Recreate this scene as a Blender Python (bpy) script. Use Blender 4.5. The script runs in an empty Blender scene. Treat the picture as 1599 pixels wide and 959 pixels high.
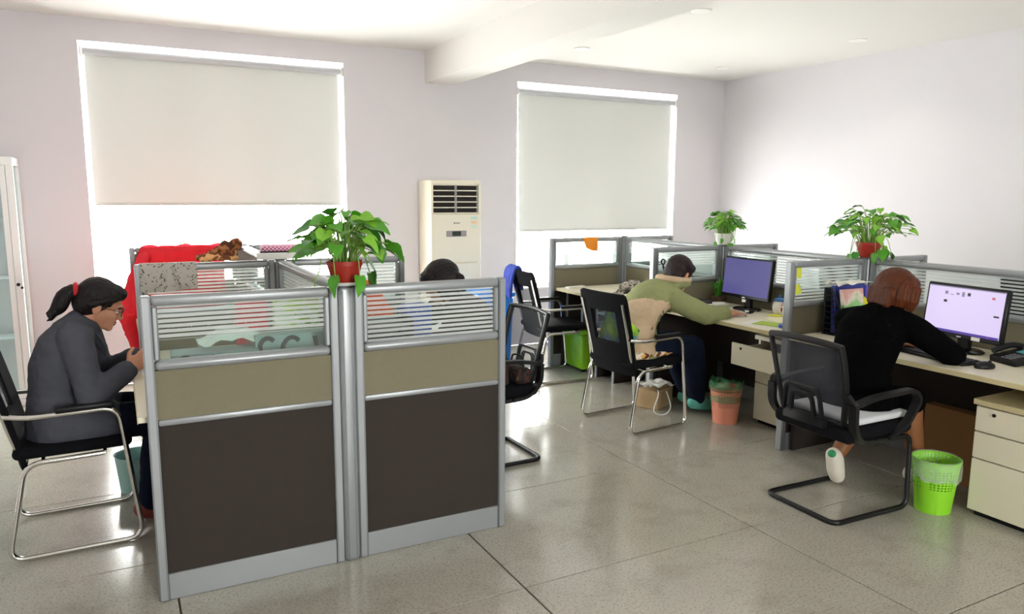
import bpy, bmesh, math, random
from mathutils import Vector, Matrix, noise
V = Vector
R = math.radians
PI = math.pi
random.seed(7)
scene = bpy.context.scene
COL = scene.collection

# ------------------------------------------------------------------ camera
cam_d = bpy.data.cameras.new('camera')
cam = bpy.data.objects.new('camera', cam_d)
COL.objects.link(cam)
YAW, PITCH, ROLL, CAM_H = 0.48630893, 0.14914531, 0.00588176, 1.61
cf = V((math.sin(YAW)*math.cos(PITCH), math.cos(YAW)*math.cos(PITCH), -math.sin(PITCH)))
cr = V((math.cos(YAW), -math.sin(YAW), 0))
cu = cr.cross(cf)
cr2 = cr*math.cos(ROLL) + cu*math.sin(ROLL)
cu2 = cu*math.cos(ROLL) - cr*math.sin(ROLL)
cm = Matrix((cr2, cu2, -cf)).transposed().to_4x4()
cm.translation = (0, 0, CAM_H)
cam.matrix_world = cm
cam_d.sensor_width = 36
cam_d.lens = 36*1168.66/1599
cam_d.clip_start = 0.05
scene.camera = cam

# ------------------------------------------------------------------ world, daylight, exposure
SKY = 36.0
world = bpy.data.worlds.new('overcast_sky')
scene.world = world
world.use_nodes = True
wb = world.node_tree.nodes['Background']
wb.inputs[0].default_value = (1.0, 0.985, 0.965, 1)
wb.inputs[1].default_value = SKY
scene.view_settings.view_transform = 'Standard'
scene.view_settings.look = 'None'
scene.view_settings.exposure = 0.3
scene.view_settings.gamma = 1
scene.view_settings.use_curve_mapping = False

BACK_Y, RIGHT_X, LEFT_X, REAR_Y, CEIL = 7.0, 6.56, -2.2, -3.6, 2.965
WIN = [(-0.172, 1.94, 0.60, 2.79), (3.75, 5.85, 0.60, 2.76)]       # back wall windows x0 x1 z0 z1
FILL_WIN = [(0.6, 2.5, 1.0, 2.4)]               # unseen window added in the rear wall as fill light

def portal(x0, x1, z0, z1, y, facing):
    l = bpy.data.lights.new('window_portal', 'AREA')
    l.shape = 'RECTANGLE'
    l.size, l.size_y = x1-x0, z1-z0
    l.cycles.is_portal = True
    o = bpy.data.objects.new('window_portal', l)
    COL.objects.link(o)
    o.location = ((x0+x1)/2, y, (z0+z1)/2)
    o.rotation_euler = (R(-90), 0, 0) if facing < 0 else (R(90), 0, 0)
for w in WIN: portal(*w, BACK_Y+0.26, -1)
for w in FILL_WIN: portal(*w, REAR_Y-0.26, 1)  # portal at the added fill window

# ------------------------------------------------------------------ materials
def lin(c):
    if isinstance(c, str):
        c = [int(c[i:i+2], 16)/255 for i in (0, 2, 4)]
    return tuple((x/12.92 if x <= .04045 else ((x+.055)/1.055)**2.4) for x in c) + (1,)
MATS = {}
def mat(name, col, rough=.5, metal=0, bump=0, bscale=60, var=0, vscale=6, spec=.5, trans=0, emit=None, estr=0, coat=0, stretch=None, alpha=1, sheen=0):
    if name in MATS: return MATS[name]
    m = bpy.data.materials.new(name); m.use_nodes = True
    nt = m.node_tree; N = nt.nodes; L = nt.links
    p = N['Principled BSDF']
    p.inputs['Base Color'].default_value = lin(col)
    p.inputs['Roughness'].default_value = rough
    p.inputs['Metallic'].default_value = metal
    p.inputs['Specular IOR Level'].default_value = spec
    p.inputs['Coat Weight'].default_value = coat
    p.inputs['Transmission Weight'].default_value = trans
    p.inputs['Sheen Weight'].default_value = sheen
    if emit:
        p.inputs['Emission Color'].default_value = lin(emit)
        p.inputs['Emission Strength'].default_value = estr
    if bump or var:
        tc = N.new('ShaderNodeTexCoord')
        src = tc.outputs['Object']
        if stretch:
            mp = N.new('ShaderNodeMapping'); mp.inputs['Scale'].default_value = stretch
            L.new(src, mp.inputs[0]); src = mp.outputs[0]
    if bump:
        n = N.new('ShaderNodeTexNoise'); n.inputs['Scale'].default_value = bscale; n.inputs['Detail'].default_value = 4
        b = N.new('ShaderNodeBump'); b.inputs['Strength'].default_value = bump; b.inputs['Distance'].default_value = .01
        L.new(src, n.inputs['Vector']); L.new(n.outputs['Fac'], b.inputs['Height']); L.new(b.outputs[0], p.inputs['Normal'])
    if var:
        n2 = N.new('ShaderNodeTexNoise'); n2.inputs['Scale'].default_value = vscale; n2.inputs['Detail'].default_value = 5
        L.new(src, n2.inputs['Vector'])
        r = N.new('ShaderNodeMapRange'); r.inputs[1].default_value = .3; r.inputs[2].default_value = .7
        r.inputs[3].default_value = 1-var; r.inputs[4].default_value = 1+var
        L.new(n2.outputs['Fac'], r.inputs[0])
        h = N.new('ShaderNodeMixRGB'); h.blend_type = 'MULTIPLY'; h.inputs[0].default_value = 1
        h.inputs[1].default_value = lin(col)
        L.new(r.outputs[0], h.inputs[2]); L.new(h.outputs[0], p.inputs['Base Color'])
    if alpha < 1:
        t = N.new('ShaderNodeBsdfTransparent'); mx = N.new('ShaderNodeMixShader'); mx.inputs[0].default_value = alpha
        L.new(t.outputs[0], mx.inputs[1]); L.new(p.outputs[0], mx.inputs[2]); L.new(mx.outputs[0], N['Material Output'].inputs[0])
    MATS[name] = m
    return m

def glass_mat(name, tint=(1, 1, 1), refl=.08, rough=.02):
    m = bpy.data.materials.new(name); m.use_nodes = True
    nt = m.node_tree; N = nt.nodes; L = nt.links
    N.remove(N['Principled BSDF'])
    t = N.new('ShaderNodeBsdfTransparent'); t.inputs[0].default_value = (*tint, 1)
    g = N.new('ShaderNodeBsdfGlossy'); g.inputs['Roughness'].default_value = rough
    mx = N.new('ShaderNodeMixShader'); mx.inputs[0].default_value = refl
    L.new(t.outputs[0], mx.inputs[1]); L.new(g.outputs[0], mx.inputs[2]); L.new(mx.outputs[0], N['Material Output'].inputs[0])
    MATS[name] = m
    return m

def striped_glass(name, period=.0195, top=.30, bot=.45, z0=.975, z1=1.185, clear_below=0):
    """clear pane carrying printed frosted bands, thinner towards the bottom (object Z)"""
    m = bpy.data.materials.new(name); m.use_nodes = True
    nt = m.node_tree; N = nt.nodes; L = nt.links
    N.remove(N['Principled BSDF'])
    tc = N.new('ShaderNodeTexCoord'); sx = N.new('ShaderNodeSeparateXYZ'); L.new(tc.outputs['Object'], sx.inputs[0])
    dv = N.new('ShaderNodeMath'); dv.operation = 'DIVIDE'; dv.inputs[1].default_value = period; L.new(sx.outputs[2], dv.inputs[0])
    fr = N.new('ShaderNodeMath'); fr.operation = 'FRACT'; L.new(dv.outputs[0], fr.inputs[0])
    mr = N.new('ShaderNodeMapRange'); mr.inputs[1].default_value = z0; mr.inputs[2].default_value = z1
    mr.inputs[3].default_value = bot; mr.inputs[4].default_value = top; L.new(sx.outputs[2], mr.inputs[0])
    gt = N.new('ShaderNodeMath'); gt.operation = 'GREATER_THAN'; L.new(fr.outputs[0], gt.inputs[0]); L.new(mr.outputs[0], gt.inputs[1])
    if clear_below:
        g2 = N.new('ShaderNodeMath'); g2.operation = 'GREATER_THAN'; g2.inputs[1].default_value = clear_below; L.new(sx.outputs[2], g2.inputs[0])
        m2 = N.new('ShaderNodeMath'); m2.operation = 'MULTIPLY'; L.new(gt.outputs[0], m2.inputs[0]); L.new(g2.outputs[0], m2.inputs[1]); gt = m2
    clear = N.new('ShaderNodeMixShader'); clear.inputs[0].default_value = .07
    t = N.new('ShaderNodeBsdfTransparent'); t.inputs[0].default_value = (.9, .97, .95, 1)
    g = N.new('ShaderNodeBsdfGlossy'); g.inputs['Roughness'].default_value = .03
    L.new(t.outputs[0], clear.inputs[1]); L.new(g.outputs[0], clear.inputs[2])
    d = N.new('ShaderNodeBsdfDiffuse'); d.inputs[0].default_value = (.86, .9, .9, 1)
    tl = N.new('ShaderNodeBsdfTranslucent'); tl.inputs[0].default_value = (.9, .94, .93, 1)
    fm = N.new('ShaderNodeMixShader'); fm.inputs[0].default_value = .5
    L.new(d.outputs[0], fm.inputs[1]); L.new(tl.outputs[0], fm.inputs[2])
    t2 = N.new('ShaderNodeBsdfTransparent'); fm2 = N.new('ShaderNodeMixShader'); fm2.inputs[0].default_value = .58
    L.new(t2.outputs[0], fm2.inputs[1]); L.new(fm.outputs[0], fm2.inputs[2])
    mx = N.new('ShaderNodeMixShader')
    L.new(gt.outputs[0], mx.inputs[0]); L.new(clear.outputs[0], mx.inputs[1]); L.new(fm2.outputs[0], mx.inputs[2])
    L.new(mx.outputs[0], N['Material Output'].inputs[0])
    MATS[name] = m
    return m

def floor_mat():
    m = bpy.data.materials.new('polished_terrazzo'); m.use_nodes = True
    nt = m.node_tree; N = nt.nodes; L = nt.links; p = N['Principled BSDF']
    geo = N.new('ShaderNodeNewGeometry')
    def noi(s, d=4, r=.55):
        n = N.new('ShaderNodeTexNoise'); n.inputs['Scale'].default_value = s; n.inputs['Detail'].default_value = d
        n.inputs['Roughness'].default_value = r
        L.new(geo.outputs['Position'], n.inputs['Vector']); return n.outputs['Fac']
    def ramp(src, stops):
        r = N.new('ShaderNodeValToRGB'); e = r.color_ramp.elements
        e[0].position, e[0].color = stops[0]; e[1].position, e[1].color = stops[1]
        for s in stops[2:]:
            q = e.new(s[0]); q.color = s[1]
        L.new(src, r.inputs[0]); return r.outputs[0]
    def mul(a, b, f=1):
        x = N.new('ShaderNodeMixRGB'); x.blend_type = 'MULTIPLY'; x.inputs[0].default_value = f
        L.new(a, x.inputs[1]); L.new(b, x.inputs[2]); return x.outputs[0]
    base = ramp(noi(1.1, 5), [(.3, lin('aca79b')), (.7, lin('b7b2a7'))])
    speck = ramp(noi(95, 3, .7), [(.36, lin('b4aea2')), (.5, lin('ffffff'))])
    grime = ramp(noi(3.7, 8, .68), [(.36, lin('9a9184')), (.5, lin('ffffff'))])
    vor = N.new('ShaderNodeTexVoronoi'); vor.inputs['Scale'].default_value = 2.1
    L.new(geo.outputs['Position'], vor.inputs['Vector'])
    spot = ramp(vor.outputs['Distance'], [(.02, lin('8d8578')), (.075, lin('ffffff'))])
    c = mul(mul(mul(base, speck, .6), grime, .2), spot, .2)
    L.new(c, p.inputs['Base Color'])
    rr = N.new('ShaderNodeMapRange'); rr.inputs[3].default_value = .12; rr.inputs[4].default_value = .22
    L.new(noi(5, 6, .65), rr.inputs[0]); L.new(rr.outputs[0], p.inputs['Roughness'])
    p.inputs['Specular IOR Level'].default_value = .6
    MATS['floor'] = m
    return m

M_WALL = mat('wall_paint', 'd8d4d8', .85, bump=.05, bscale=140, var=.012, vscale=2)
M_CEIL = mat('ceiling_paint', 'e3e0dc', .9)
M_FLOOR = floor_mat()
M_JOINT = mat('tile_joint', '5a5246', .9, spec=.1)
M_WHITE = mat('white_plastic', 'ecebe6', .4)
M_UPVC = mat('window_upvc', 'f2f2f0', .35)
M_GLASS = glass_mat('window_glass', (.97, .99, .98), .06)
M_CABG = glass_mat('cabinet_glass', (.90, .97, .98), .12)
M_SGLASS = striped_glass('banded_partition_glass', clear_below=1.052)
M_SGLASS2 = striped_glass('banded_partition_glass_even', .0205, .42, .42)
M_BLIND = mat('blind_fabric', 'c9cac5', .9)
def _translucent(m, col, f):
    nt = m.node_tree; t = nt.nodes.new('ShaderNodeBsdfTranslucent'); t.inputs[0].default_value = lin(col)
    x = nt.nodes.new('ShaderNodeMixShader'); x.inputs[0].default_value = f
    nt.links.new(nt.nodes['Principled BSDF'].outputs[0], x.inputs[1]); nt.links.new(t.outputs[0], x.inputs[2]); nt.links.new(x.outputs[0], nt.nodes['Material Output'].inputs[0])
_translucent(M_BLIND, 'd9d8d2', .006)
M_ALU = mat('anodised_aluminium', '9b9ea1', .38, .35, var=.02)
M_ALU_D = mat('aluminium_groove', '7d8184', .45, .3)
M_BEIGE = mat('beige_board', '7e7761', .85, bump=.25, bscale=500, var=.02, vscale=30)
M_BROWN = mat('brown_board', '312924', .85, bump=.25, bscale=500, var=.03, vscale=30)
M_DESK = mat('desk_laminate', 'ebe3cd', .38, var=.02, vscale=20, stretch=(1, 12, 1))
M_DESKE = mat('desk_edge_band', 'cbbd92', .5)
M_CABI = mat('pedestal_laminate', 'e6dec6', .42)
M_BLACK = mat('black_plastic', '101013', .45, spec=.3)
M_BLACKF = mat('black_fabric', '101014', .9, bump=.3, bscale=600, spec=.12)
M_MESH = mat('black_mesh', '1d1e24', .8, alpha=.62)
M_MESHL = mat('grey_mesh', '4e5058', .8, alpha=.5, spec=.2)
M_CHROME = mat('chrome', 'dcdad5', .14, 1)
M_DARKMET = mat('black_metal', '1a1a1c', .35, .3)
M_AC = mat('ac_enamel', 'efe8d4', .4)
M_DARK = mat('dark_void', '1c1413', .8)
M_SKIN = mat('skin', 'c98f72', .55, bump=.06, bscale=250, var=.05, vscale=20)
M_SKIN2 = mat('stocking_skin', '86552f', .6)
M_LIP = mat('lip', 'a4504a', .45)
M_EYEW = mat('eye_white', 'eeeae4', .25)
M_EYED = mat('eye_iris', '1c120d', .15)
M_HAIRB = mat('black_hair', '130d0e', .45, spec=.22, bump=.7, bscale=40, var=.25, vscale=30, stretch=(1, 6, .6))
M_HAIRR = mat('auburn_hair', '532509', .45, spec=.25, bump=.7, bscale=45, var=.4, vscale=22, stretch=(1, 6, .5))
M_HAIRD = mat('dark_brown_hair', '221414', .45, spec=.25, bump=.7, bscale=45, var=.3, vscale=22, stretch=(1, 6, .5))
M_GREYJ = mat('grey_blazer', '4c4d56', .9, spec=.2, bump=.2, bscale=300, var=.06, vscale=9)
M_OLIVE = mat('olive_jacket', '858a5c', .85, bump=.3, bscale=60, var=.08, vscale=8)
M_TAN = mat('tan_jacket', 'c3a98c', .85, bump=.3, bscale=60, var=.06, vscale=8)
M_BLKC = mat('black_coat', '060607', .95, bump=.2, bscale=200, spec=.04)
M_JEAN = mat('dark_jeans', '151c2d', .9, spec=.1, bump=.3, bscale=300, var=.12, vscale=12)
M_LEAF = mat('pothos_leaf', '4f9a22', .42, var=.18, vscale=25, bump=.1, bscale=30)
M_LEAF2 = mat('pothos_leaf_light', '7fbb33', .42, var=.18, vscale=25, bump=.1, bscale=30)
M_LEAF3 = mat('pothos_leaf_dark', '347a1c', .42, var=.18, vscale=25, bump=.1, bscale=30)
M_STEM = mat('pothos_stem', '7fa845', .5)
M_REDPOT = mat('red_pot', '9a2416', .4)
M_SOIL = mat('soil', '33261c', .95, bump=.6, bscale=80)
M_PAPER = mat('white_paper', 'f0efe9', .8)
M_LIME = mat('lime_plastic', '8bd32a', .35)
M_LIME2 = mat('lime_box', '8fd01f', .4)
M_PINK = mat('salmon_plastic', 'dc8a70', .45)
M_RED = mat('red_nylon', 'f02a3c', .55, bump=.3, bscale=14, var=.06, vscale=6)
_translucent(M_RED, 'ff3048', .35)
M_BLUE = mat('blue_plastic', '1f7fe0', .35)
M_BLUEC = mat('blue_cloth', '2c3f9b', .85, bump=.4, bscale=30, var=.15, vscale=14)
M_GREYBOX = mat('grey_carton', '8fa3a3', .6, var=.03)
M_INK = mat('black_ink', '1b2023', .7)
M_ORANGE = mat('orange_felt', 'f5962c', .85)
M_YEL = mat('yellow_note', 'e3e84e', .8)

# ------------------------------------------------------------------ mesh builder
def zrot(a): return Matrix.Rotation(a, 4, 'Z')
class MB:
    def __init__(s): s.bm = bmesh.new()
    def _merge(s, b, mtx=None):
        if mtx is not None: bmesh.ops.transform(b, matrix=mtx, verts=b.verts)
        vm = [s.bm.verts.new(v.co) for v in b.verts]
        b.verts.index_update()
        for f in b.faces:
            try: s.bm.faces.new([vm[v.index] for v in f.verts])
            except ValueError: pass
        b.free()
    def box(s, c, size, bev=0, rot=None, seg=1, taper=None):
        b = bmesh.new(); bmesh.ops.create_cube(b, size=1)
        for v in b.verts:
            k = 1
            if taper and v.co.z > 0: k = taper
            v.co = V((v.co.x*size[0]*k, v.co.y*size[1]*k, v.co.z*size[2]))
        if bev: bmesh.ops.bevel(b, geom=b.edges[:], offset=bev, segments=seg, affect='EDGES', profile=.5)
        m = Matrix.Translation(V(c))
        if rot is not None: m = m @ (zrot(rot) if isinstance(rot, (int, float)) else rot.to_4x4())
        s._merge(b, m); return s
    def b2(s, p0, p1, bev=0, seg=1):
        p0, p1 = V(p0), V(p1)
        return s.box((p0+p1)/2, [abs(q) for q in (p1-p0)], bev, seg=seg)
    def ring(s, pts):
        return [s.bm.verts.new(p) for p in pts]
    def skin(s, rings, cap=True, closed=False):
        n = len(rings[0])
        pr = list(zip(rings, rings[1:]))
        if closed: pr.append((rings[-1], rings[0]))
        for a, b in pr:
            for i in range(n):
                s.bm.faces.new([a[i], a[(i+1) % n], b[(i+1) % n], b[i]])
        if cap and not closed:
            s.bm.faces.new(rings[0][::-1]); s.bm.faces.new(rings[-1])
    def tube(s, pts, r, n=8, closed=False, flat=None, up=None):
        pts = [V(p) for p in pts]; N_ = len(pts)
        rs = r if isinstance(r, (list, tuple)) else [r]*N_
        rings = []; nrm = None
        for i, p in enumerate(pts):
            if closed: t = pts[(i+1) % N_]-pts[i-1]
            else: t = pts[min(i+1, N_-1)]-pts[max(i-1, 0)]
            t.normalize()
            if up is not None:
                nrm = V(up) - t*V(up).dot(t)
            elif nrm is None:
                a = V((0, 0, 1)) if abs(t.z) < .9 else V((0, 1, 0))
                nrm = a - t*a.dot(t)
            else: nrm = nrm - t*nrm.dot(t)
            nrm.normalize(); bn = t.cross(nrm)
            ra, rb = (rs[i], rs[i]) if flat is None else flat
            rings.append(s.ring([p + nrm*math.cos(2*PI*k/n)*ra + bn*math.sin(2*PI*k/n)*rb for k in range(n)]))
        s.skin(rings, True, closed); return s
    def strap(s, pts, w, t, side):
        """rectangular strap, width along `side`"""
        pts = [V(p) for p in pts]; sd = V(side).normalized(); rings = []
        for i, p in enumerate(pts):
            tg = (pts[min(i+1, len(pts)-1)]-pts[max(i-1, 0)]).normalized()
            n = tg.cross(sd).normalized()
            rings.append(s.ring([p+sd*w/2+n*t/2, p-sd*w/2+n*t/2, p-sd*w/2-n*t/2, p+sd*w/2-n*t/2]))
        s.skin(rings); return s
    def lathe(s, prof, n=24, c=(0, 0, 0)):
        c = V(c)
        rings = [s.ring([c+V((r*math.cos(2*PI*k/n), r*math.sin(2*PI*k/n), z)) for k in range(n)]) for r, z in prof]
        s.skin(rings); return s
    def prism(s, poly, y0, y1, mtx=None):
        """poly in (x,z) extruded along y"""
        a = [V((x, y0, z)) for x, z in poly]; b = [V((x, y1, z)) for x, z in poly]
        if mtx is not None: a = [mtx @ p for p in a]; b = [mtx @ p for p in b]
        s.skin([s.ring(a), s.ring(b)]); return s
    def grid(s, f, nu, nv, thick=0):
        g = [[s.bm.verts.new(f(i/nu, j/nv)) for j in range(nv+1)] for i in range(nu+1)]
        for i in range(nu):
            for j in range(nv):
                s.bm.faces.new([g[i][j], g[i+1][j], g[i+1][j+1], g[i][j+1]])
        if thick:
            s.bm.normal_update()
            bmesh.ops.solidify(s.bm, geom=s.bm.faces[:], thickness=thick)
        return s
    def ell(s, c, r, rot=None, sub=3):
        b = bmesh.new(); bmesh.ops.create_icosphere(b, subdivisions=sub, radius=1)
        m = Matrix.Translation(V(c))
        if rot is not None: m = m @ rot.to_4x4()
        m = m @ Matrix.Diagonal((*r, 1)); s._merge(b, m); return s
    def cap(s, a, b, ra, rb, n=14):
        a, b = V(a), V(b); d = (b-a).normalized(); L = (b-a).length
        pts, rs = [], []
        for k in range(5):
            t = k/5*PI/2; pts.append(a-d*ra*math.cos(t)); rs.append(max(ra*math.sin(t), .0004))
        pts.append(a); rs.append(ra); pts.append(b); rs.append(rb)
        for k in range(1, 6):
            t = k/5*PI/2; pts.append(b+d*rb*math.sin(t)); rs.append(max(rb*math.cos(t), .0004))
        return s.tube(pts, rs, n)
    def chain(s, pts, rs, n=14):
        for i in range(len(pts)-1): s.cap(pts[i], pts[i+1], rs[i], rs[i+1], n)
        return s
    def sweep(s, pts, sec, side, n=24):
        """closed elliptical sweep; sec = (depth radius, side radius)"""
        pts = [V(p) for p in pts]; sd = V(side).normalized(); rings = []
        P = len(pts)
        for i, p in enumerate(pts):
            t = (pts[min(i+1, P-1)]-pts[max(i-1, 0)]).normalized()
            nn = t.cross(sd).normalized()
            d, w = sec[i]
            rings.append(s.ring([p + nn*d*math.cos(2*PI*k/n) + sd*w*math.sin(2*PI*k/n) for k in range(n)]))
        s.skin(rings); return s
    def build(s, name, m, parent=None, loc=None, rz=0, smooth=True, ang=40):
        bmesh.ops.recalc_face_normals(s.bm, faces=s.bm.faces[:])
        me = bpy.data.meshes.new(name); s.bm.to_mesh(me); s.bm.free()
        return mesh_obj(name, me, m, parent, loc, rz, smooth, ang)
def mesh_obj(name, me, m, parent=None, loc=None, rz=0, smooth=True, ang=40):
    o = bpy.data.objects.new(name, me); COL.objects.link(o)
    if m: me.materials.clear(); me.materials.append(m)
    if smooth:
        me.polygons.foreach_set('use_smooth', [True]*len(me.polygons))
        if ang < 180: me.set_sharp_from_angle(angle=R(ang))
    if parent: o.parent = parent
    if loc is not None: o.location = loc
    if rz: o.rotation_euler = (0, 0, rz)
    return o
def tag(o, label, cat, group=None, kind=None):
    o['label'] = label; o['category'] = cat
    if group: o['group'] = group
    if kind: o['kind'] = kind
    return o
def struct(o, label=None):
    o['kind'] = 'structure'
    if label: o['label'] = label
    return o
def thing(name, label, cat, loc=(0, 0, 0), rz=0, group=None):
    o = bpy.data.objects.new(name, None); o.empty_display_size = .1
    COL.objects.link(o); o.location = loc; o.rotation_euler = (0, 0, rz)
    return tag(o, label, cat, group)
def fillet(pts, r, n=6):
    pts = [V(p) for p in pts]; out = [pts[0]]
    for a, b, c in zip(pts, pts[1:], pts[2:]):
        d1 = (a-b); d2 = (c-b)
        rr = min(r, d1.length*.48, d2.length*.48)
        p0 = b+d1.normalized()*rr; p2 = b+d2.normalized()*rr
        for k in range(n+1):
            t = k/n; out.append(p0*(1-t)**2 + b*2*t*(1-t) + p2*t*t)
    out.append(pts[-1]); return out
def spline(pts, n=8):
    pts = [V(p) for p in pts]; out = []
    for i in range(len(pts)-1):
        p0 = pts[max(i-1, 0)]; p1 = pts[i]; p2 = pts[i+1]; p3 = pts[min(i+2, len(pts)-1)]
        for k in range(n):
            t = k/n
            out.append(.5*((2*p1)+(p2-p0)*t+(2*p0-5*p1+4*p2-p3)*t*t+(3*p1-p0-3*p2+p3)*t**3))
    out.append(pts[-1]); return out
def fuse(mb, voxel, iters=4, disp=None, fac=.5):
    """union of overlapping closed shapes -> one continuous skin"""
    me = bpy.data.meshes.new('tmp'); mb.bm.to_mesh(me); mb.bm.free()
    o = bpy.data.objects.new('tmp', me); COL.objects.link(o)
    md = o.modifiers.new('r', 'REMESH'); md.mode = 'VOXEL'; md.voxel_size = voxel; md.use_smooth_shade = True
    if iters:
        sm = o.modifiers.new('s', 'SMOOTH'); sm.factor = fac; sm.iterations = iters
    dg = bpy.context.evaluated_depsgraph_get()
    out = bpy.data.meshes.new_from_object(o.evaluated_get(dg))
    COL.objects.unlink(o); TRASH.append(o)
    if disp:
        moved = [(v.co.copy(), v.normal.copy()) for v in out.vertices]
        out.vertices.foreach_set('co', [q for c, n in moved for q in c + n*disp(c)])
        out.update()
    return out
TRASH = []
def dup(root, loc, rz, label=None):
    r = root.copy(); COL.objects.link(r); r.location = loc; r.rotation_euler = (0, 0, rz)
    if label: r['label'] = label
    for ch in root.children:
        c = ch.copy(); COL.objects.link(c); c.parent = r
        for g in ch.children:
            d = g.copy(); COL.objects.link(d); d.parent = c
    return r

# ================================================================== THE ROOM
fl = struct(MB().b2((LEFT_X, REAR_Y, -.12), (RIGHT_X, BACK_Y, -.006)).build('floor', M_JOINT, smooth=False), 'polished grey terrazzo slab floor with thin dark joints')
JX = [0.13+1.275*k for k in range(-3, 8)]; JY = [2.53+.93*k for k in range(-8, 7)]
xs = [LEFT_X]+[x for x in JX if LEFT_X+.05 < x < RIGHT_X-.05]+[RIGHT_X]
ys = [REAR_Y]+[y for y in JY if REAR_Y+.05 < y < BACK_Y-.05]+[BACK_Y]
tile_me = {}
for i in range(len(xs)-1):
    for j in range(len(ys)-1):
        w, d = xs[i+1]-xs[i]-.007, ys[j+1]-ys[j]-.005
        k = (round(w, 3), round(d, 3))
        if k not in tile_me:
            b = MB(); b.box((0, 0, -.003), (w, d, .006), .0015)
            o = b.build('floor_tile', M_FLOOR, fl, smooth=False); tile_me[k] = o.data
        else:
            o = bpy.data.objects.new('floor_tile', tile_me[k]); COL.objects.link(o); o.parent = fl
        o.location = ((xs[i]+xs[i+1])/2, (ys[j]+ys[j+1])/2, 0)

def wall_with_holes(name, x0, x1, y0, y1, holes, label):
    b = MB(); edges = [x0]
    for h in holes: edges += [h[0], h[1]]
    edges.append(x1)
    for i in range(0, len(edges), 2): b.b2((edges[i], y0, 0), (edges[i+1], y1, CEIL))
    for h in holes:
        b.b2((h[0], y0, 0), (h[1], y1, h[2])); b.b2((h[0], y0, h[3]), (h[1], y1, CEIL))
    return struct(b.build(name, M_WALL, smooth=False), label)
wall_with_holes('wall_back', LEFT_X, RIGHT_X, BACK_Y, BACK_Y+.25, WIN, 'pale lavender wall with two windows')
wall_with_holes('wall_rear', LEFT_X, RIGHT_X, REAR_Y-.25, REAR_Y, FILL_WIN, 'pale lavender wall behind the viewer')
struct(MB().b2((RIGHT_X, REAR_Y-.25, 0), (RIGHT_X+.2, BACK_Y+.25, CEIL)).build('wall_right', M_WALL, smooth=False), 'plain pale lavender wall behind the desks')
struct(MB().b2((LEFT_X-.2, REAR_Y-.25, 0), (LEFT_X, BACK_Y+.25, CEIL)).build('wall_left', M_WALL, smooth=False), 'pale lavender side wall')
struct(MB().b2((LEFT_X-.2, REAR_Y-.25, CEIL), (RIGHT_X+.2, BACK_Y+.25, CEIL+.15)).build('ceiling', M_CEIL, smooth=False), 'flat white ceiling with downlights')
struct(MB().b2((2.735, REAR_Y, 2.67), (3.035, BACK_Y, CEIL)).build('trim_1', M_CEIL, smooth=False), 'white boxed ceiling beam')

def window(idx, x0, x1, z0, z1, yf, out, nsash):
    y = yf+out*.17
    o = struct(MB().b2((x0, y-.03, z0), (x1, y+.03, z0+.05)).b2((x0, y-.03, z1-.05), (x1, y+.03, z1)).b2((x0, y-.03, z0+.05), (x0+.05, y+.03, z1-.05)).b2((x1-.05, y-.03, z0+.05), (x1, y+.03, z1-.05)).build('window_%d' % idx, M_UPVC, smooth=False), 'white framed window')
    w = (x1-x0-.1)/nsash
    for k in range(nsash):
        a = x0+.05+k*w
        if k: MB().b2((a-.03, y-.025, z0+.05), (a+.03, y+.025, z1-.05)).build('mullion', M_UPVC, o, smooth=False)
        MB().b2((a+(.03 if k else 0), y-.004, z0+.05), (a+w-(.03 if k < nsash-1 else 0), y+.004, z1-.05)).build('pane', M_GLASS, o, smooth=False)
    MB().b2((x0, yf+out*.002, z0), (x1, yf+out*.14, z0+.015)).build('sill', M_WHITE, o, smooth=False)
    return o
for i, w in enumerate(WIN): window(i+1, *w, BACK_Y, 1, 3)
for i, w in enumerate(FILL_WIN): window(i+3, *w, REAR_Y, -1, 3)  # added window behind the camera, lets in fill light

def blind(x0, x1, zt, zb, label, drop=0.0):
    """roller blind hung inside the window opening"""
    t = thing('roller_blind', label, 'blind', (0, 0, 0), group='roller blinds over the windows')
    y = BACK_Y+.035
    for sx, s in ((x0-.012, 0), (x1+.012, 1)):
        MB().b2((sx-.006, y-.035, zt-.045), (sx+.006, y+.035, zt+.035), .003).build('bracket', M_WHITE, t)
    b = MB(); b.tube([(x0, y, zt), (x1, y, zt)], .030, 16); b.build('roller_tube', mat('roller_grey', 'bfc0c3', .6), t)
    b = MB()
    def f(u, v): return V((x0+.012+(x1-x0-.024)*u + drop*v*(1 if u < .5 else .3), y+.024+.004*math.sin(u*7+v*3), zt-.01+(zb-zt+.02)*v))
    b.grid(f, 16, 12); b.build('fabric', M_BLIND, t, ang=180)
    MB().b2((x0+.012+drop, y+.016, zb-.012), (x1-.012+drop*.3, y+.034, zb+.012), .004).build('bottom_bar', M_BLIND, t)
blind(-.145, 1.915, 2.715, 1.512, 'wide pale grey roller blind over the window beside the glazed cabinet', .0)
blind(3.775, 5.825, 2.67, 1.228, 'pale grey roller blind pulled lower over the window behind the empty desk', .02)

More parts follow.
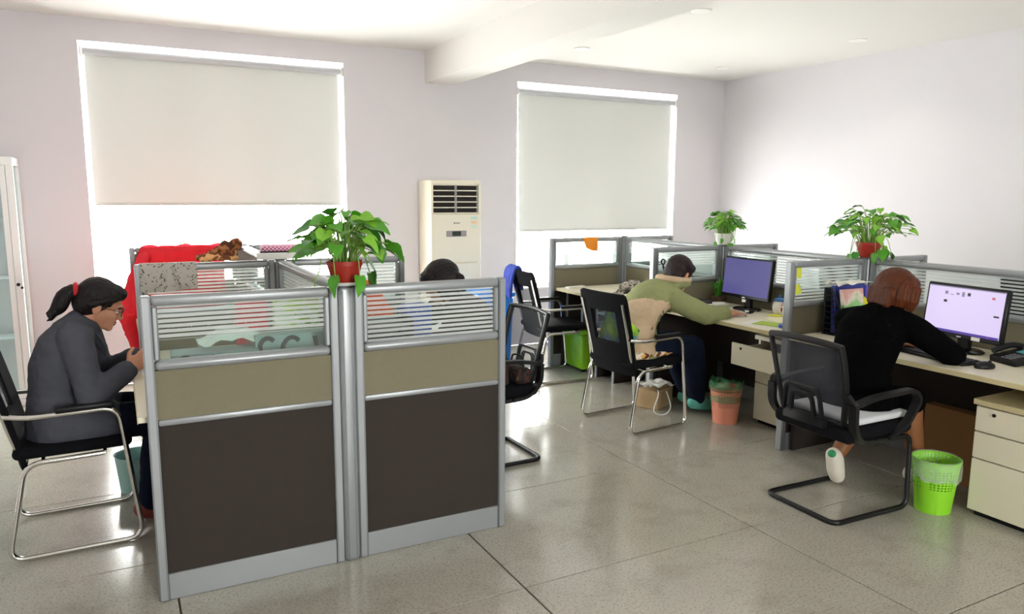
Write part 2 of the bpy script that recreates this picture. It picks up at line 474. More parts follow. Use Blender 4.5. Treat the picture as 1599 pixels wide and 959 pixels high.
def downlight(x, y, where):
    t = thing('downlight', 'round recessed ceiling downlight '+where, 'downlight', (x, y, CEIL), group='recessed ceiling downlights')
    b = MB(); b.lathe([(.05, -.001), (.075, -.001), (.075, -.006), (.068, -.010), (.05, -.008)], 24)
    b.build('trim_ring', M_WHITE, t)
    MB().lathe([(.0005, -.004), (.05, -.004), (.05, -.002), (.0005, -.002)], 24).build('lens', mat('lamp_lens', 'ffffff', .5, emit='fff6ea', estr=14), t)
    l = bpy.data.lights.new('downlight_lamp', 'SPOT'); l.energy = 9; l.color = (1, .93, .84); l.spot_size = R(125); l.spot_blend = .7; l.shadow_soft_size = .05
    o = bpy.data.objects.new('downlight_lamp', l); COL.objects.link(o); o.parent = t; o.location = (0, 0, -.03)
for x, y, w in ((3.94, 4.48, 'above the person in the olive jacket'), (5.85, 4.62, 'near the plain wall, in line with the white-potted pothos'), (5.85, 6.28, 'by the corner of the plain wall and the window'),
                (3.96, 6.13, 'above the empty desk by the window'), (3.94, 2.83, 'above the auburn-haired person'), (5.85, 2.95, 'near the plain wall, behind the lit monitor')): downlight(x, y, w)

# ================================================================== PARTITIONS
def panel(a, b, h, label, group, glass=None, nogap=.0, low=0.0):
    """office screen between ground points a and b: stiles, rails, banded pane, beige board, brown board, kick plate"""
    a, b = V((*a, 0)), V((*b, 0)); L = (b-a).length; rz = math.atan2(b.y-a.y, b.x-a.x)
    t = thing('partition_screen', label, 'partition', a, rz, group)
    W, T = .036, .05
    gz0, gz1 = h-.25, h-.04
    for x0 in (0, L-W):
        m = MB(); m.b2((x0, -T/2, low), (x0+W, T/2, h), .006)
        st = m.build('stile', M_ALU, t)
        for s in (-1, 1):
            g = MB(); xx = x0+(W-.004 if x0 == 0 else .004)
            g.b2((xx-.003, s*T/2-.001, low+.002), (xx+.003, s*T/2+.001, h-.012)); g.build('groove', M_ALU_D, st)
    m = MB(); m.b2((W, -T/2, gz1), (L-W, T/2, h), .014, 3); m.build('top_rail', M_ALU, t)
    m = MB(); m.b2((W, -T/2-.004, gz0-.04), (L-W, T/2+.004, gz0), .018, 3); m.build('glazing_rail', M_ALU, t)
    for x0 in (W, L-W-.022):
        m = MB(); m.b2((x0, -T/2+.004, gz0), (x0+.022, T/2-.004, gz1), .006); m.build('glazing_bead', M_ALU, t)
    m = MB(); m.b2((W+.022, -.004, gz0), (L-W-.022, .004, gz1)); p = m.build('glass_pane', glass or M_SGLASS, t, smooth=False)
    p['label'] = 'clear pane printed with frosted white bands'
    m = MB(); m.b2((W, -T/2+.012, max(low, .742)), (L-W, T/2-.012, gz0-.04)); m.build('upper_board', M_BEIGE, t, smooth=False)
    if low < .5:
        m = MB(); m.b2((W, -T/2+.004, .716), (L-W, T/2-.004, .742), .008, 2); m.build('middle_rail', M_ALU, t)
        m = MB(); m.b2((W, -T/2+.012, low+.11), (L-W, T/2-.012, .716)); m.build('lower_board', M_BROWN, t, smooth=False)
        m = MB(); m.b2((W, -T/2+.006, low), (L-W, T/2-.006, low+.11), .003); m.build('kick_plate', M_ALU, t)
    return t
def post(x, y, h, label, group, w=.062):
    t = thing('partition_post', label, 'post', (x, y, 0), 0, group)
    MB().b2((-w/2, -w/2, 0), (w/2, w/2, h), .016, 3).build('column', M_ALU, t)
    for sx in (-1, 1):
        for sy in (-1, 1):
            MB().b2((sx*w*.5-.0012-.0, sy*w*.28-.003, 0), (sx*w*.5+.0012, sy*w*.28+.003, h-.02)).build('groove', M_ALU_D, t)
            MB().b2((sx*w*.28-.003, sy*w*.5-.0012, 0), (sx*w*.28+.003, sy*w*.5+.0012, h-.02)).build('groove', M_ALU_D, t)
    MB().b2((-w/2-.003, -w/2-.003, h), (w/2+.003, w/2+.003, h+.006), .002).build('cap', M_ALU_D, t)
    return t
HL = 1.225; SX = .842
GL, GR = 'screens of the desk cluster beside the air conditioner', 'screens of the desk row along the plain wall'
panel((.062, 3.11), (.808, 3.11), HL, 'grey framed screen with brown board, seated woman in grey blazer beside its free edge', GL)
panel((.876, 3.11), (1.60, 3.11), HL, 'grey framed screen with brown board next to the black mesh armchair', GL, M_SGLASS2)
post(SX, 3.11, HL, 'square aluminium post carrying the red-potted pothos between two brown boarded screens', 'posts of the screens')
panel((.075, 4.50), (.808, 4.50), HL, 'partition screen with a floral cloth and brown scarf hung over it', GL)
panel((.876, 4.50), (1.60, 4.50), HL, 'partition screen facing the air conditioner, behind the red-potted pothos', GL, M_SGLASS2)
post(SX, 4.50, HL, 'square post with the white box on top', 'posts of the screens')
panel((SX, 3.145), (SX, 4.465), HL, 'centre screen between the seated woman in grey and the dark-haired person', GL)
panel((SX, 4.535), (SX, 5.855), HL, 'centre screen of the rear pair of desks, behind the white box', GL)
panel((.075, 5.89), (.808, 5.89), HL, 'rearmost partition screen with a red coat hung over it', GL)
panel((.876, 5.89), (1.60, 5.89), HL, 'rearmost partition screen in front of the air conditioner', GL, M_SGLASS2)
post(SX, 5.89, HL, 'square post at the rearmost screens near the window', 'posts of the screens')

HR = 1.21; SRX = 4.40; XE = 3.665
NY, FY, FFY = 3.28, 4.62, 5.99
panel((XE, NY), (SRX-.035, NY), HR, 'screen with two yellow sticky notes beside the black file rack', GR, M_SGLASS2)
panel((XE, FY), (SRX-.035, FY), HR, 'screen beside the person in the olive jacket, with a small black clip on its pane', GR)
panel((XE-.10, FFY), (SRX-.035, FFY), HR, 'end screen by the window with an orange cloth hung over it', GR)
panel((SRX, 1.50), (SRX, NY-.035), HR, 'screen behind the lit white monitor', GR, M_SGLASS2)
panel((SRX, NY+.035), (SRX, FY-.035), HR, 'screen behind the dim purple monitor', GR, M_SGLASS2)
panel((SRX, FY+.035), (SRX, FFY-.035), HR, 'screen at the back of the empty desk', GR)
panel((SRX+.035, NY), (5.0, NY), HR, 'short screen on the wall side behind the hanging red-potted pothos', GR, M_SGLASS2)
panel((SRX+.035, FY), (5.0, FY), HR, 'short screen on the wall side behind the white-potted pothos', GR, M_SGLASS2)
panel((SRX+.035, FFY), (5.0, FFY), HR, 'short screen on the wall side next to the window', GR, M_SGLASS2)
post(SRX, NY, HR, 'square post under the red-potted pothos, between the two monitors', 'posts of the screens')
post(SRX, FY, HR, 'square post under the white-potted pothos', 'posts of the screens')
post(SRX, FFY, HR, 'square post of the end screen by the window', 'posts of the screens')

# ================================================================== DESKS
def desk(x0, x1, y0, y1, label, group, front, z=.75, legs=(0, 1)):
    t = thing('office_desk', label, 'desk', ((x0+x1)/2, (y0+y1)/2, 0), 0, group)
    w, d = x1-x0, y1-y0
    MB().b2((-w/2, -d/2, z-.025), (w/2, d/2, z), .002).build('desktop', M_DESK, t)
    fx = -w/2-.0015 if front < 0 else w/2+.0015
    MB().b2((fx-.0015, -d/2, z-.027), (fx+.0015, d/2, z-.001)).build('edge_band', M_DESKE, t)
    for s in legs:
        yy = -d/2+.012 if s == 0 else d/2-.012
        MB().b2((-w/2+.06, yy-.012, 0), (w/2-.02, yy+.012, z-.025), .001).build('side_panel', M_BROWN, t)
    bx = w/2-.09 if front < 0 else -w/2+.09
    MB().b2((bx-.008, -d/2+.026, .28), (bx+.008, d/2-.026, z-.025)).build('modesty_panel', M_BROWN, t)
    return t
g1 = 'desks of the cluster beside the air conditioner'; g2 = 'desks of the row along the plain wall'
desk(.03, SX-.03, 3.14, 4.47, 'cream desk where the woman in the grey blazer sits', g1, -1)
desk(SX+.03, 1.62, 3.14, 4.47, 'cream desk of the dark-haired person behind the screen', g1, 1)
desk(.09, SX-.03, 4.53, 5.82, 'cream desk in front of the red coat', g1, -1)
desk(SX+.03, 1.62, 4.53, 5.86, 'cream desk near the air conditioner', g1, 1)
desk(3.68, SRX-.03, 1.52, NY-.028, 'cream desk with the lit white monitor and telephone', g2, -1)
desk(3.68, SRX-.03, NY+.028, FY-.028, 'cream desk with the dim purple monitor', g2, -1)
desk(3.62, SRX-.03, FY+.028, FFY-.028, 'empty sunlit cream desk by the window', g2, -1)
desk(SRX+.03, 5.10, 1.52, NY-.028, 'desk on the wall side behind the lit white monitor', g2, 1)
desk(SRX+.03, 5.10, NY+.028, FY-.028, 'desk on the wall side behind the dim purple monitor', g2, 1)

def pedestal(x, y1, y0, label, zt, open_top=0.0):
    """drawer pedestal, front towards -x; y1 = far side, y0 = near side"""
    t = thing('drawer_pedestal', label, 'cabinet', (x, (y0+y1)/2, 0), 0, 'drawer pedestals under the desks')
    w = y1-y0; D = .42
    b = MB()
    b.b2((.02, -w/2, .03), (D, -w/2+.018, zt-.03)); b.b2((.02, w/2-.018, .03), (D, w/2, zt-.03))
    b.b2((D-.018, -w/2+.018, .03), (D, w/2-.018, zt-.03)); b.b2((.02, -w/2+.018, .03), (D-.018, w/2-.018, .048))
    b.build('carcass', M_CABI, t, smooth=False)
    MB().b2((.035, -w/2+.02, 0), (D-.02, w/2-.02, .03)).build('plinth', M_BLACK, t)
    MB().b2((-.012, -w/2-.01, zt-.03), (D, w/2+.01, zt), .003).build('top_board', M_DESKE if not open_top else M_CABI, t)
    zs = [.03, (zt-.03)*.525, (zt-.03)*.765, zt-.034]
    if open_top: zs = [.03, .30, .455, .612]
    for k in range(3):
        off = -open_top if (k == 2 and open_top) else 0
        z0, z1 = zs[k]+.003, zs[k+1]-.003
        dr = MB().b2((off, -w/2+.002, z0), (off+.018, w/2-.002, z1), .002).build('drawer', M_CABI, t)
        if off:
            MB().b2((off+.018, -w/2+.03, z0+.02), (off+.40, -w/2+.04, z1-.03)).build('drawer_side', M_CABI, dr)
            MB().b2((off+.018, w/2-.04, z0+.02), (off+.40, w/2-.03, z1-.03)).build('drawer_side', M_CABI, dr)
            MB().b2((off+.018, -w/2+.03, z0+.012), (off+.40, w/2-.03, z0+.02)).build('drawer_bottom', M_CABI, dr)
        if k == 2:
            l = MB(); l.tube([(off-.004, w/2-.09, z1-.03), (off+.002, w/2-.09, z1-.03)], .009, 14); l.build('lock', M_DARKMET, dr)
    return t
pedestal(3.775, 2.135, 1.72, 'cream three-drawer pedestal with a lock beside the lime bin', .612)
pedestal(3.965, 3.79, 3.34, 'cream pedestal with its top drawer pulled open beside the salmon bin', .640, .24)
# clutter in the pulled-out drawer
tag(MB().box((3.86, 3.56, .545), (.18, .14, .09), .012, .3).build('drawer_bag', mat('grey_bag', '55504c', .8, bump=.3, bscale=20)), 'dark grey bag lying in the open drawer', 'bag')
b = MB(); b.box((3.86, 3.42, .535), (.2, .1, .06), .004, -.2)
tag(b.build('drawer_book', mat('brown_cover', '6b5340', .6)), 'brown covered notebook lying in the open drawer', 'book')
# storage under the far desk: two dark uprights with bright edges, shelves, folders
t = thing('open_shelf', 'dark open shelf unit with aluminium edges under the empty desk', 'shelf', (3.70, 5.62, 0))
for k, y in enumerate((.30, .04, -.20, -.46)):
    MB().b2((.02, y-.01, .40 if k < 2 else 0), (.46, y+.01, .72)).build('upright', M_BROWN, t)
    MB().b2((.012, y-.012, .40 if k < 2 else 0), (.022, y+.012, .72)).build('edge_strip', M_ALU, t)
for z in (.10, .36, .56): MB().b2((.02, -.45, z), (.48, -.21, z+.014)).build('shelf_board', M_BROWN, t)
MB().b2((.46, -.45, .0), (.48, .29, .72)).build('back_panel', M_BROWN, t)
fc = [mat('folder_blue', '5f83a6', .5), mat('folder_pale', '8fb0c4', .5), mat('folder_teal', '6d9fa2', .5), mat('folder_slate', '4a6488', .5)]
for k in range(6):
    z = .374+k*.028 if k < 5 else .574
    nm = ['pale blue', 'slate blue', 'teal', 'light blue', 'grey blue', 'dark slate'][k]
    tag(MB().box((3.87-.02*(k % 2), 5.295, z+.013), (.31, .215, .024), .005, .03*(k % 3-1)).build('document_folder', fc[k % 4]), nm + ' plastic document folder lying flat in the shelf under the empty desk', 'folder', 'folders stacked under the empty desk')

# ================================================================== AIR CONDITIONER
ac = thing('air_conditioner', 'tall cream floor-standing air conditioner with dark louvred outlet', 'air conditioner', (2.91, 6.66, 0))
W2, D, H = .265, .32, 1.745
b = MB(); b.b2((-W2, .02, .0), (W2, D, H), .018, 3); b.build('housing', M_AC, ac)
b = MB(); b.b2((-W2+.006, 0, .955), (W2-.006, .02, 1.42), .004); b.build('front_panel', M_AC, ac)
b = MB(); b.b2((-W2+.006, 0, .04), (W2-.006, .02, .945), .004); b.build('lower_panel', M_AC, ac)
b = MB(); b.b2((-W2+.006, 0, 1.705), (W2-.006, .02, H-.008), .004).b2((-W2+.006, 0, 1.42), (-W2+.028, .02, 1.705)).b2((W2-.028, 0, 1.42), (W2-.006, .02, 1.705)); b.build('outlet_frame', M_AC, ac)
MB().b2((-W2+.03, .012, 1.425), (W2-.03, .019, 1.70)).build('outlet_recess', M_DARK, ac)
for k in range(6):
    z = 1.43+k*.0535
    MB().box((0, .006, z), (2*W2-.06, .014, .011), .003).build('slat', M_AC, ac)
MB().b2((-.016, -.001, 1.43), (.006, .012, 1.70), .002).build('divider', mat('grey_plastic', '9a9590', .5), ac)
MB().b2((W2-.05, -.001, 1.43), (W2-.034, .012, 1.70), .002).build('outlet_vane', mat('grey_plastic', '9a9590', .5), ac)
dp = MB().b2((-.105, -.004, 1.205), (.105, .002, 1.262), .002).build('control_panel', mat('silver_plastic', 'a7a29f', .4, .3), ac)
MB().b2((-.045, -.0065, 1.212), (.045, -.003, 1.256)).build('display', mat('lcd_dark', '3a3f3a', .25), dp)
b = MB(); b.box((-.02, -.0005, 1.335), (.016, .002, .016), 0).box((.015, -.0005, 1.335), (.042, .002, .010), 0)
b.build('maker_mark', mat('grey_print', '8c8a7c', .6), ac, smooth=False)
for z, c, w in ((1.385, '9fd8cf', .06), (1.34, 'e8b98a', .055), (1.295, 'bfe3da', .05)):
    MB().b2((.185-w/2, -.001, z-.009), (.185+w/2, .0005, z+.009)).build('sticker', mat('sticker_'+c, c, .6), ac, smooth=False)

# glazed cabinet at the end of the back wall
t = thing('glazed_cabinet', 'tall white framed cabinet with pale cyan glass at the end of the wall', 'cabinet', (-1.08, 6.58, 0))
Wc, Dc, Hc = .45, .40, 1.86
for sx in (-1, 1):
    for y in (0, Dc-.035): MB().b2((sx*Wc-(.05 if sx > 0 else 0), y, .06), (sx*Wc+(.05 if sx < 0 else 0), y+.035, Hc-.06), .004).build('corner_post', M_UPVC, t)
    MB().b2((sx*Wc-(.03 if sx > 0 else -.02), .035, .06), (sx*Wc-(.02 if sx > 0 else -.03), Dc-.035, Hc-.06)).build('side_glass', M_CABG, t, smooth=False)
MB().b2((-Wc, 0, Hc-.06), (Wc, Dc, Hc), .004).build('top', M_UPVC, t)
MB().b2((-Wc, 0, 0), (Wc, Dc, .06), .004).build('plinth', M_UPVC, t)
MB().b2((-Wc+.05, Dc-.02, .06), (Wc-.05, Dc-.008, Hc-.06)).build('back_panel', M_UPVC, t)
for z in (.5, .95, 1.4): MB().b2((-Wc+.05, .05, z), (Wc-.05, Dc-.03, z+.018)).build('shelf', M_UPVC, t)
for s in (-1, 1):
    x0, x1 = (-Wc+.052, -.002) if s < 0 else (.002, Wc-.052)
    d = MB().b2((x0, .004, .064), (x0+.035, .026, Hc-.064)).b2((x1-.035, .004, .064), (x1, .026, Hc-.064)).b2((x0+.035, .004, .064), (x1-.035, .026, .11)).b2((x0+.035, .004, Hc-.11), (x1-.035, .026, Hc-.064)).build('door', M_UPVC, t, smooth=False)
    MB().b2((x0+.035, .012, .11), (x1-.035, .017, Hc-.11)).build('pane', M_CABG, d, smooth=False)
MB().tube([(Wc-.03, -.02, .93), (Wc-.03, .002, .93)], .012, 12).build('lock', M_DARKMET, t)
MB().tube([(Wc-.008, -.014, .905), (Wc-.008, .002, .905)], .009, 12).build('lock', M_DARKMET, t)

# ================================================================== CHAIRS
def make_chrome_chair(loc, rz, label, window=True):
    t = thing('visitor_chair', label, 'chair', loc, rz, 'chrome sled chairs')
    for s in (-1, 1):
        y = s*.265
        p = fillet([(-.255, y*.86, .652), (-.17, y, .642), (.185, y, .648), (.255, y, .012), (-.275, y, .012), (-.19, y*.96, .435), (.12, y*.9, .435)], .07, 7)
        MB().tube(p, .0115, 10).build('side_frame', M_CHROME, t)
        p = spline([(-.19, s*.2, .44), (-.225, s*.205, .52), (-.265, s*.21, .68), (-.325, s*.215, .9)], 5)
        MB().tube(p, .010, 8).build('back_tube', M_CHROME, t)
        MB().b2((-.06, y-.022, .655), (.17, y+.022, .678), .009, 2).build('arm_pad', M_BLACK, t)
    MB().tube([(-.12, -.25, .437), (-.12, .25, .437)], .009, 8).build('cross_bar', M_CHROME, t)
    MB().tube([(.12, -.24, .437), (.12, .24, .437)], .009, 8).build('cross_bar', M_CHROME, t)
    b = MB(); b.box((0.0, 0, .4725), (.47, .475, .052), .024, seg=3); b.build('seat', M_BLACKF, t)
    # backrest : shell with an open window filled with mesh
    def back(u, z):     # u across (-1..1), z height -> centre surface
        k = (z-.40)/.56
        w = .222+.012*k
        x = -.205-.10*k-.03*k*k+.030*(u*u)
        return V((x, u*w, z))
    z0, z1 = .40, .965
    us = [-1, -.94, -.78, -.55, -.5, 0, .5, .55, .78, .94, 1]
    zs = [z0, z0+.015, z0+.06, .60, .62, .72, .84, .855, .92, z1-.012, z1]
    b = MB(); g = {}
    for i, u in enumerate(us):
        for j, z in enumerate(zs):
            uu = u
            kz = 1
            if j in (0, len(zs)-1): kz = .90
            elif j in (1, len(zs)-2): kz = .97
            g[i, j] = b.bm.verts.new(back(uu*kz, z))
    for i in range(len(us)-1):
        for j in range(len(zs)-1):
            if window and 3 <= i <= 6 and 4 <= j <= 5: continue
            b.bm.faces.new([g[i, j], g[i+1, j], g[i+1, j+1], g[i, j+1]])
    b.bm.normal_update()
    bmesh.ops.solidify(b.bm, geom=b.bm.faces[:], thickness=.022)
    bk = b.build('backrest', M_BLACKF, t, ang=50)
    if window:
        b = MB(); b.grid(lambda u, v: back(-.56+1.12*u, .605+.245*v)+V((-.006, 0, 0)), 6, 4); b.build('mesh_panel', M_MESH, bk, ang=180)
    return t
c1 = make_chrome_chair((-.235, 4.0, 0), R(2), 'black chair with chrome sled legs under the woman in the grey blazer')
dup(c1, (3.215, 4.20, 0), R(5), 'black chair with chrome sled legs and mesh window, green pillow and printed cushion on it')
dup(c1, (3.40, 5.62, 0), R(-6), 'empty black chair with chrome sled legs and a blue cloth over its back')

def make_mesh_chair(loc, rz, label):
    t = thing('mesh_armchair', label, 'chair', loc, rz, 'black mesh sled armchairs')
    p = [(-.08, .225, .405), (.24, .225, .40), (.255, .225, .013), (-.27, .225, .013), (-.27, -.225, .013), (.255, -.225, .013), (.24, -.225, .40), (-.08, -.225, .405)]
    MB().tube(fillet(p, .055, 6), .0135, 10).build('sled_base', M_DARKMET, t)
    b = MB(); b.box((.0, 0, .452), (.49, .48, .075), .033, seg=3); b.build('seat', M_BLACKF, t)
    MB().box((0, 0, .41), (.36, .40, .03), .008).build('seat_pan', M_BLACK, t)
    def back(u, v):
        z = .50+.40*v
        w = .205+.03*v-.012*(2*v-1)**2
        return V((-.215-.055*v-.035*v*v-.03*(1-u*u)*(.6+.4*math.sin(v*PI)), u*w, z + .012*(1-u*u)*(1 if v > .5 else -1)*abs(2*v-1)))
    rim = [back(-1, k/10) for k in range(11)] + [back(-1+k/5, 1) for k in range(1, 11)] + [back(1, 1-k/10) for k in range(1, 11)] + [back(1-k/5, 0) for k in range(1, 10)]
    bf = MB().tube(rim, .016, 8, closed=True, flat=(.013, .021)).build('back_frame', M_BLACK, t)
    MB().grid(lambda u, v: back(-.98+1.96*u, .02+.96*v), 12, 8).build('mesh_panel', M_MESHL, bf, ang=180)
    for s, (hw, zb, zt) in enumerate(((.125, .515, .665), (.075, .52, .63))):
        pts = [V((-.285, -hw, zb)), V((-.300, -hw*.82, zt)), V((-.300, hw*.82, zt)), V((-.285, hw, zb))]
        MB().strap(fillet(pts, .035, 5), .022, .012, (1, 0, 0.2)).build('lumbar_loop', M_BLACK, bf)
    MB().strap(spline([(-.27, -.13, .50), (-.285, 0, .505), (-.27, .13, .50)], 5), .03, .05, (1, 0, 0)).build('lumbar_bar', M_BLACK, bf)
    for s in (-1, 1):
        y = s*.262
        p = fillet([(-.255, s*.225, .67), (-.235, y, .615), (-.10, y, .645), (.185, y, .655), (.235, y, .60), (.14, y, .47), (.05, s*.235, .415)], .06, 6)
        MB().strap(p, .042, .020, (0, 1, 0)).build('armrest', M_BLACK, t)
        p = fillet([(-.235, y, .62), (-.23, y, .50), (-.16, s*.24, .42), (-.06, s*.23, .41)], .05, 5)
        MB().strap(p, .045, .022, (0, 1, 0)).build('arm_bracket', M_BLACK, t)
    return t
m1 = make_mesh_chair((3.315, 2.555, 0), R(-2), 'black mesh-back sled armchair under the person in black')
dup(m1, (1.945, 4.02, 0), R(181), 'black mesh-back sled armchair at the edge of the brown boarded screen')

# ================================================================== PEOPLE
def head_matrix(c, yaw, pitch, roll=0):
    return Matrix.Translation(V(c)) @ Matrix.Rotation(yaw, 4, 'Z') @ Matrix.Rotation(pitch, 4, 'Y') @ Matrix.Rotation(roll, 4, 'X')
def add_head(mb, hm):
    def e(c, r): mb.ell(hm @ V(c), r, hm.to_3x3())
    e((-.012, 0, .028), (.096, .074, .088))         # skull
    e((.022, 0, -.028), (.066, .060, .078))         # face
    e((.040, 0, -.078), (.042, .042, .030))         # jaw
    e((.068, 0, -.092), (.020, .024, .018))         # chin
    e((.078, 0, .020), (.016, .044, .012))          # brow
    for s in (-1, 1):
        e((.060, s*.036, -.026), (.024, .022, .024))    # cheeks
        e((-.006, s*.076, -.012), (.020, .008, .032))   # ears
        e((-.012, s*.080, .006), (.012, .006, .014))
    mb.cap(hm @ V((.084, 0, .006)), hm @ V((.102, 0, -.030)), .008, .011)       # nose
    e((.098, 0, -.034), (.012, .017, .009))
    e((.083, 0, -.058), (.010, .022, .006)); e((.081, 0, -.069), (.010, .019, .007))
def face_parts(t, hm, eyes=True):
    lp = MB(); lp.ell(hm @ V((.088, 0, -.0585)), (.0065, .020, .0045), hm.to_3x3()); lp.ell(hm @ V((.0865, 0, -.068)), (.0065, .017, .0055), hm.to_3x3())
    lp.build('lips', M_LIP, t)
    for s in (-1, 1):
        ey = MB(); ey.ell(hm @ V((.0765, s*.032, -.003)), (.010, .0145, .0085), hm.to_3x3()); eo = ey.build('eye', M_EYEW, t)
        MB().ell(hm @ V((.0855, s*.032, -.003)), (.0025, .006, .006), hm.to_3x3(), 2).build('iris', M_EYED, eo)
        MB().tube(spline([hm @ V((.092, s*.016, .0165)), hm @ V((.090, s*.034, .0215)), hm @ V((.078, s*.052, .0145))], 4), .0028, 6).build('eyebrow', M_HAIRB, t)
def hand(mb, w, d, n, th, curl=.5, sc=1.0):
    """w wrist, d finger direction, n palm normal, th towards the thumb"""
    w, d, n = V(w), V(d).normalized(), V(n); n = (n-d*n.dot(d)).normalized(); th = V(th); th = (th-d*th.dot(d)-n*th.dot(n)).normalized()
    rot = Matrix((d, th, n)).transposed()
    mb.ell(w+d*.05*sc, (.052*sc, .040*sc, .016*sc), rot)
    mb.ell(w+d*.035*sc+th*.018*sc+n*.004, (.035*sc, .020*sc, .016*sc), rot)
    mb.cap(w-d*.02*sc, w+d*.03*sc, .024*sc, .022*sc)
    for i, (off, ln) in enumerate(((.031, .068), (.0105, .077), (-.010, .072), (-.030, .055))):
        p = w+d*(.088-.006*abs(i-1))*sc+th*off*sc
        dd = (d+th*(off*2.4)).normalized()
        r = (.0092 if i < 3 else .008)*sc; a = 0
        for k, f in enumerate((.45, .32, .26)):
            a += curl*(.55, .9, .6)[k]
            q = p+(dd*math.cos(a)+n*math.sin(a))*ln*f*sc
            mb.cap(p, q, r, r*.92, 10); p = q; r *= .92
    p = w+d*.028*sc+th*.034*sc
    q = p+(d*.55+th*.62+n*.35*curl).normalized()*.036*sc
    mb.cap(w+d*.012*sc+th*.018*sc, p, .016*sc, .0125*sc); mb.cap(p, q, .0125*sc, .0105*sc)
    mb.cap(q, q+(d*.85+th*.2+n*.35*curl).normalized()*.030*sc, .0105*sc, .0088*sc)
def folds(amp, seed, s1=9, s2=22):
    o = V((seed*3.1, seed*1.7, seed*.9))
    def f(co):
        a = noise.noise(V((co.x*s1, co.y*s1, co.z*s1*.7))+o)
        b = 1-abs(noise.noise(V((co.x*s2, co.y*s2*.6, co.z*s2))+o*2))*2
        return amp*(a*.8+b*.45)
    return f
def person(label, J, cloth_mats, hair, hm, group=None, hands=None, skirt=False, ease=.014, leg_skin=M_SKIN, shoe=None, hem=None, vox=.0055, hooded=False, lap=0, cuff=.93):
    """J: joint dict in world space. One continuous skin body; clothing and hair are children."""
    t = thing('person', label, 'person', (J['hip'].x, J['hip'].y, 0))
    off = -t.location
    L = lambda p: V(p)+off
    J = {k: L(v) if isinstance(v, Vector) else [L(q) for q in v] for k, v in J.items()}
    hm = Matrix.Translation(off) @ hm
    side = (J['shL']-J['shR']).normalized()
    hipL, hipR = J['hip']+side*.09, J['hip']-side*.09
    spine = J['spine']            # from hip up to the neck base
    n = len(spine)
    sec0 = [(.118, .165), (.112, .160), (.102, .140), (.108, .150), (.104, .158), (.078, .135), (.05, .058)]
    # skin
    b = MB()
    b.sweep(spine, [(d*.86, w*.86) for d, w in sec0], side)
    b.chain([spine[-1], hm @ V((-.02, 0, -.045))], [.050, .048])
    add_head(b, hm)
    for s in 'LR':
        b.chain([J['sh'+s], J['el'+s], J['wr'+s]], [.044, .036, .024])
        hp = hipL if s == 'L' else hipR
        b.chain([hp, J['kn'+s]], [.078, .052]); 
        kn, an = J['kn'+s], J['an'+s]; calf = kn.lerp(an, .32) - V((J['toe'+s].x-an.x, J['toe'+s].y-an.y, 0)).normalized()*.014
        b.chain([kn, calf, an], [.052, .052, .034])
        fd = J['toe'+s]-an
        b.chain([an+V((0, 0, -.015)), J['toe'+s]], [.036, .030])
        if hands and s in hands: hand(b, J['wr'+s], *[V(q) for q in hands[s][:3]], curl=hands[s][3], sc=.96)
    me = fuse(b, vox, 3)
    body = mesh_obj('body', me, M_SKIN, t, ang=180)
    # top
    b = MB(); e = ease
    hemz = hem if hem is not None else 0
    b.sweep(spine, [(d+e, w+e) for d, w in sec0[:-1]]+[(.064, .074)], side)
    for s in 'LR':
        wr2 = J['el'+s].lerp(J['wr'+s], cuff)
        b.chain([spine[-2].lerp(J['sh'+s], .6), J['sh'+s], J['el'+s], wr2], [.070+e*.4, .058+e, .046+e, .034+e])
    if hem is not None:
        back = -side.cross(V((0, 0, 1)))
        d0 = spine[0]+V((0, 0, -.02))
        b.sweep([d0+V((0, 0, -.03)), d0, spine[1], spine[2]], [(.135+e, .185+e), (.135+e, .185+e), (.128+e, .175+e), (.11+e, .15+e)], side)
    if lap:
        for hp, kn in ((hipL, J['knL']), (hipR, J['knR'])): b.chain([hp, hp.lerp(kn, lap)], [.118, .108])
    if hooded:
        hb = spine[-1]; fw = V((0, 0, 1)).cross(-side).normalized(); fw = side.cross(V((0, 0, 1))).normalized()
        for k in range(9):
            a = R(-120+240*k/8)
            b.ell(hb+V((0, 0, .028))+(-fw*math.cos(a)*.085+side*math.sin(a)*.095)+V((0, 0, -.012*math.cos(a))), (.04, .04, .034), sub=2)
        b.ell(hb-fw*.085+V((0, 0, -.02)), (.045, .085, .055), Matrix((fw, side, V((0, 0, 1)))).transposed())
    me = fuse(b, .009, 5, folds(.0075, len(label)))
    top = mesh_obj('jacket', me, cloth_mats[0], t, ang=180)
    # bottoms
    b = MB()
    b.sweep([spine[0]+V((0, 0, -.035)), spine[0], spine[1], spine[2]], [(.105, .15), (.125, .172), (.120, .168), (.105, .146)], side)
    for s in 'LR':
        hp = hipL if s == 'L' else hipR
        kn, an = J['kn'+s], J['an'+s]
        if skirt: b.chain([hp, hp.lerp(kn, .96)], [.098, .078])
        else: b.chain([hp, kn, kn.lerp(an, .5), kn.lerp(an, .94)], [.098, .080, .080, .062])
    if skirt:
        a0, a1 = hipL.lerp(J['knL'], .9), hipR.lerp(J['knR'], .9)
        for k in range(5): b.chain([J['hip'], a0.lerp(a1, k/4)], [.10, .07])
    me = fuse(b, .009, 4, folds(.005, 3+len(label)))
    mesh_obj('skirt' if skirt else 'trousers', me, cloth_mats[1], t, ang=180)
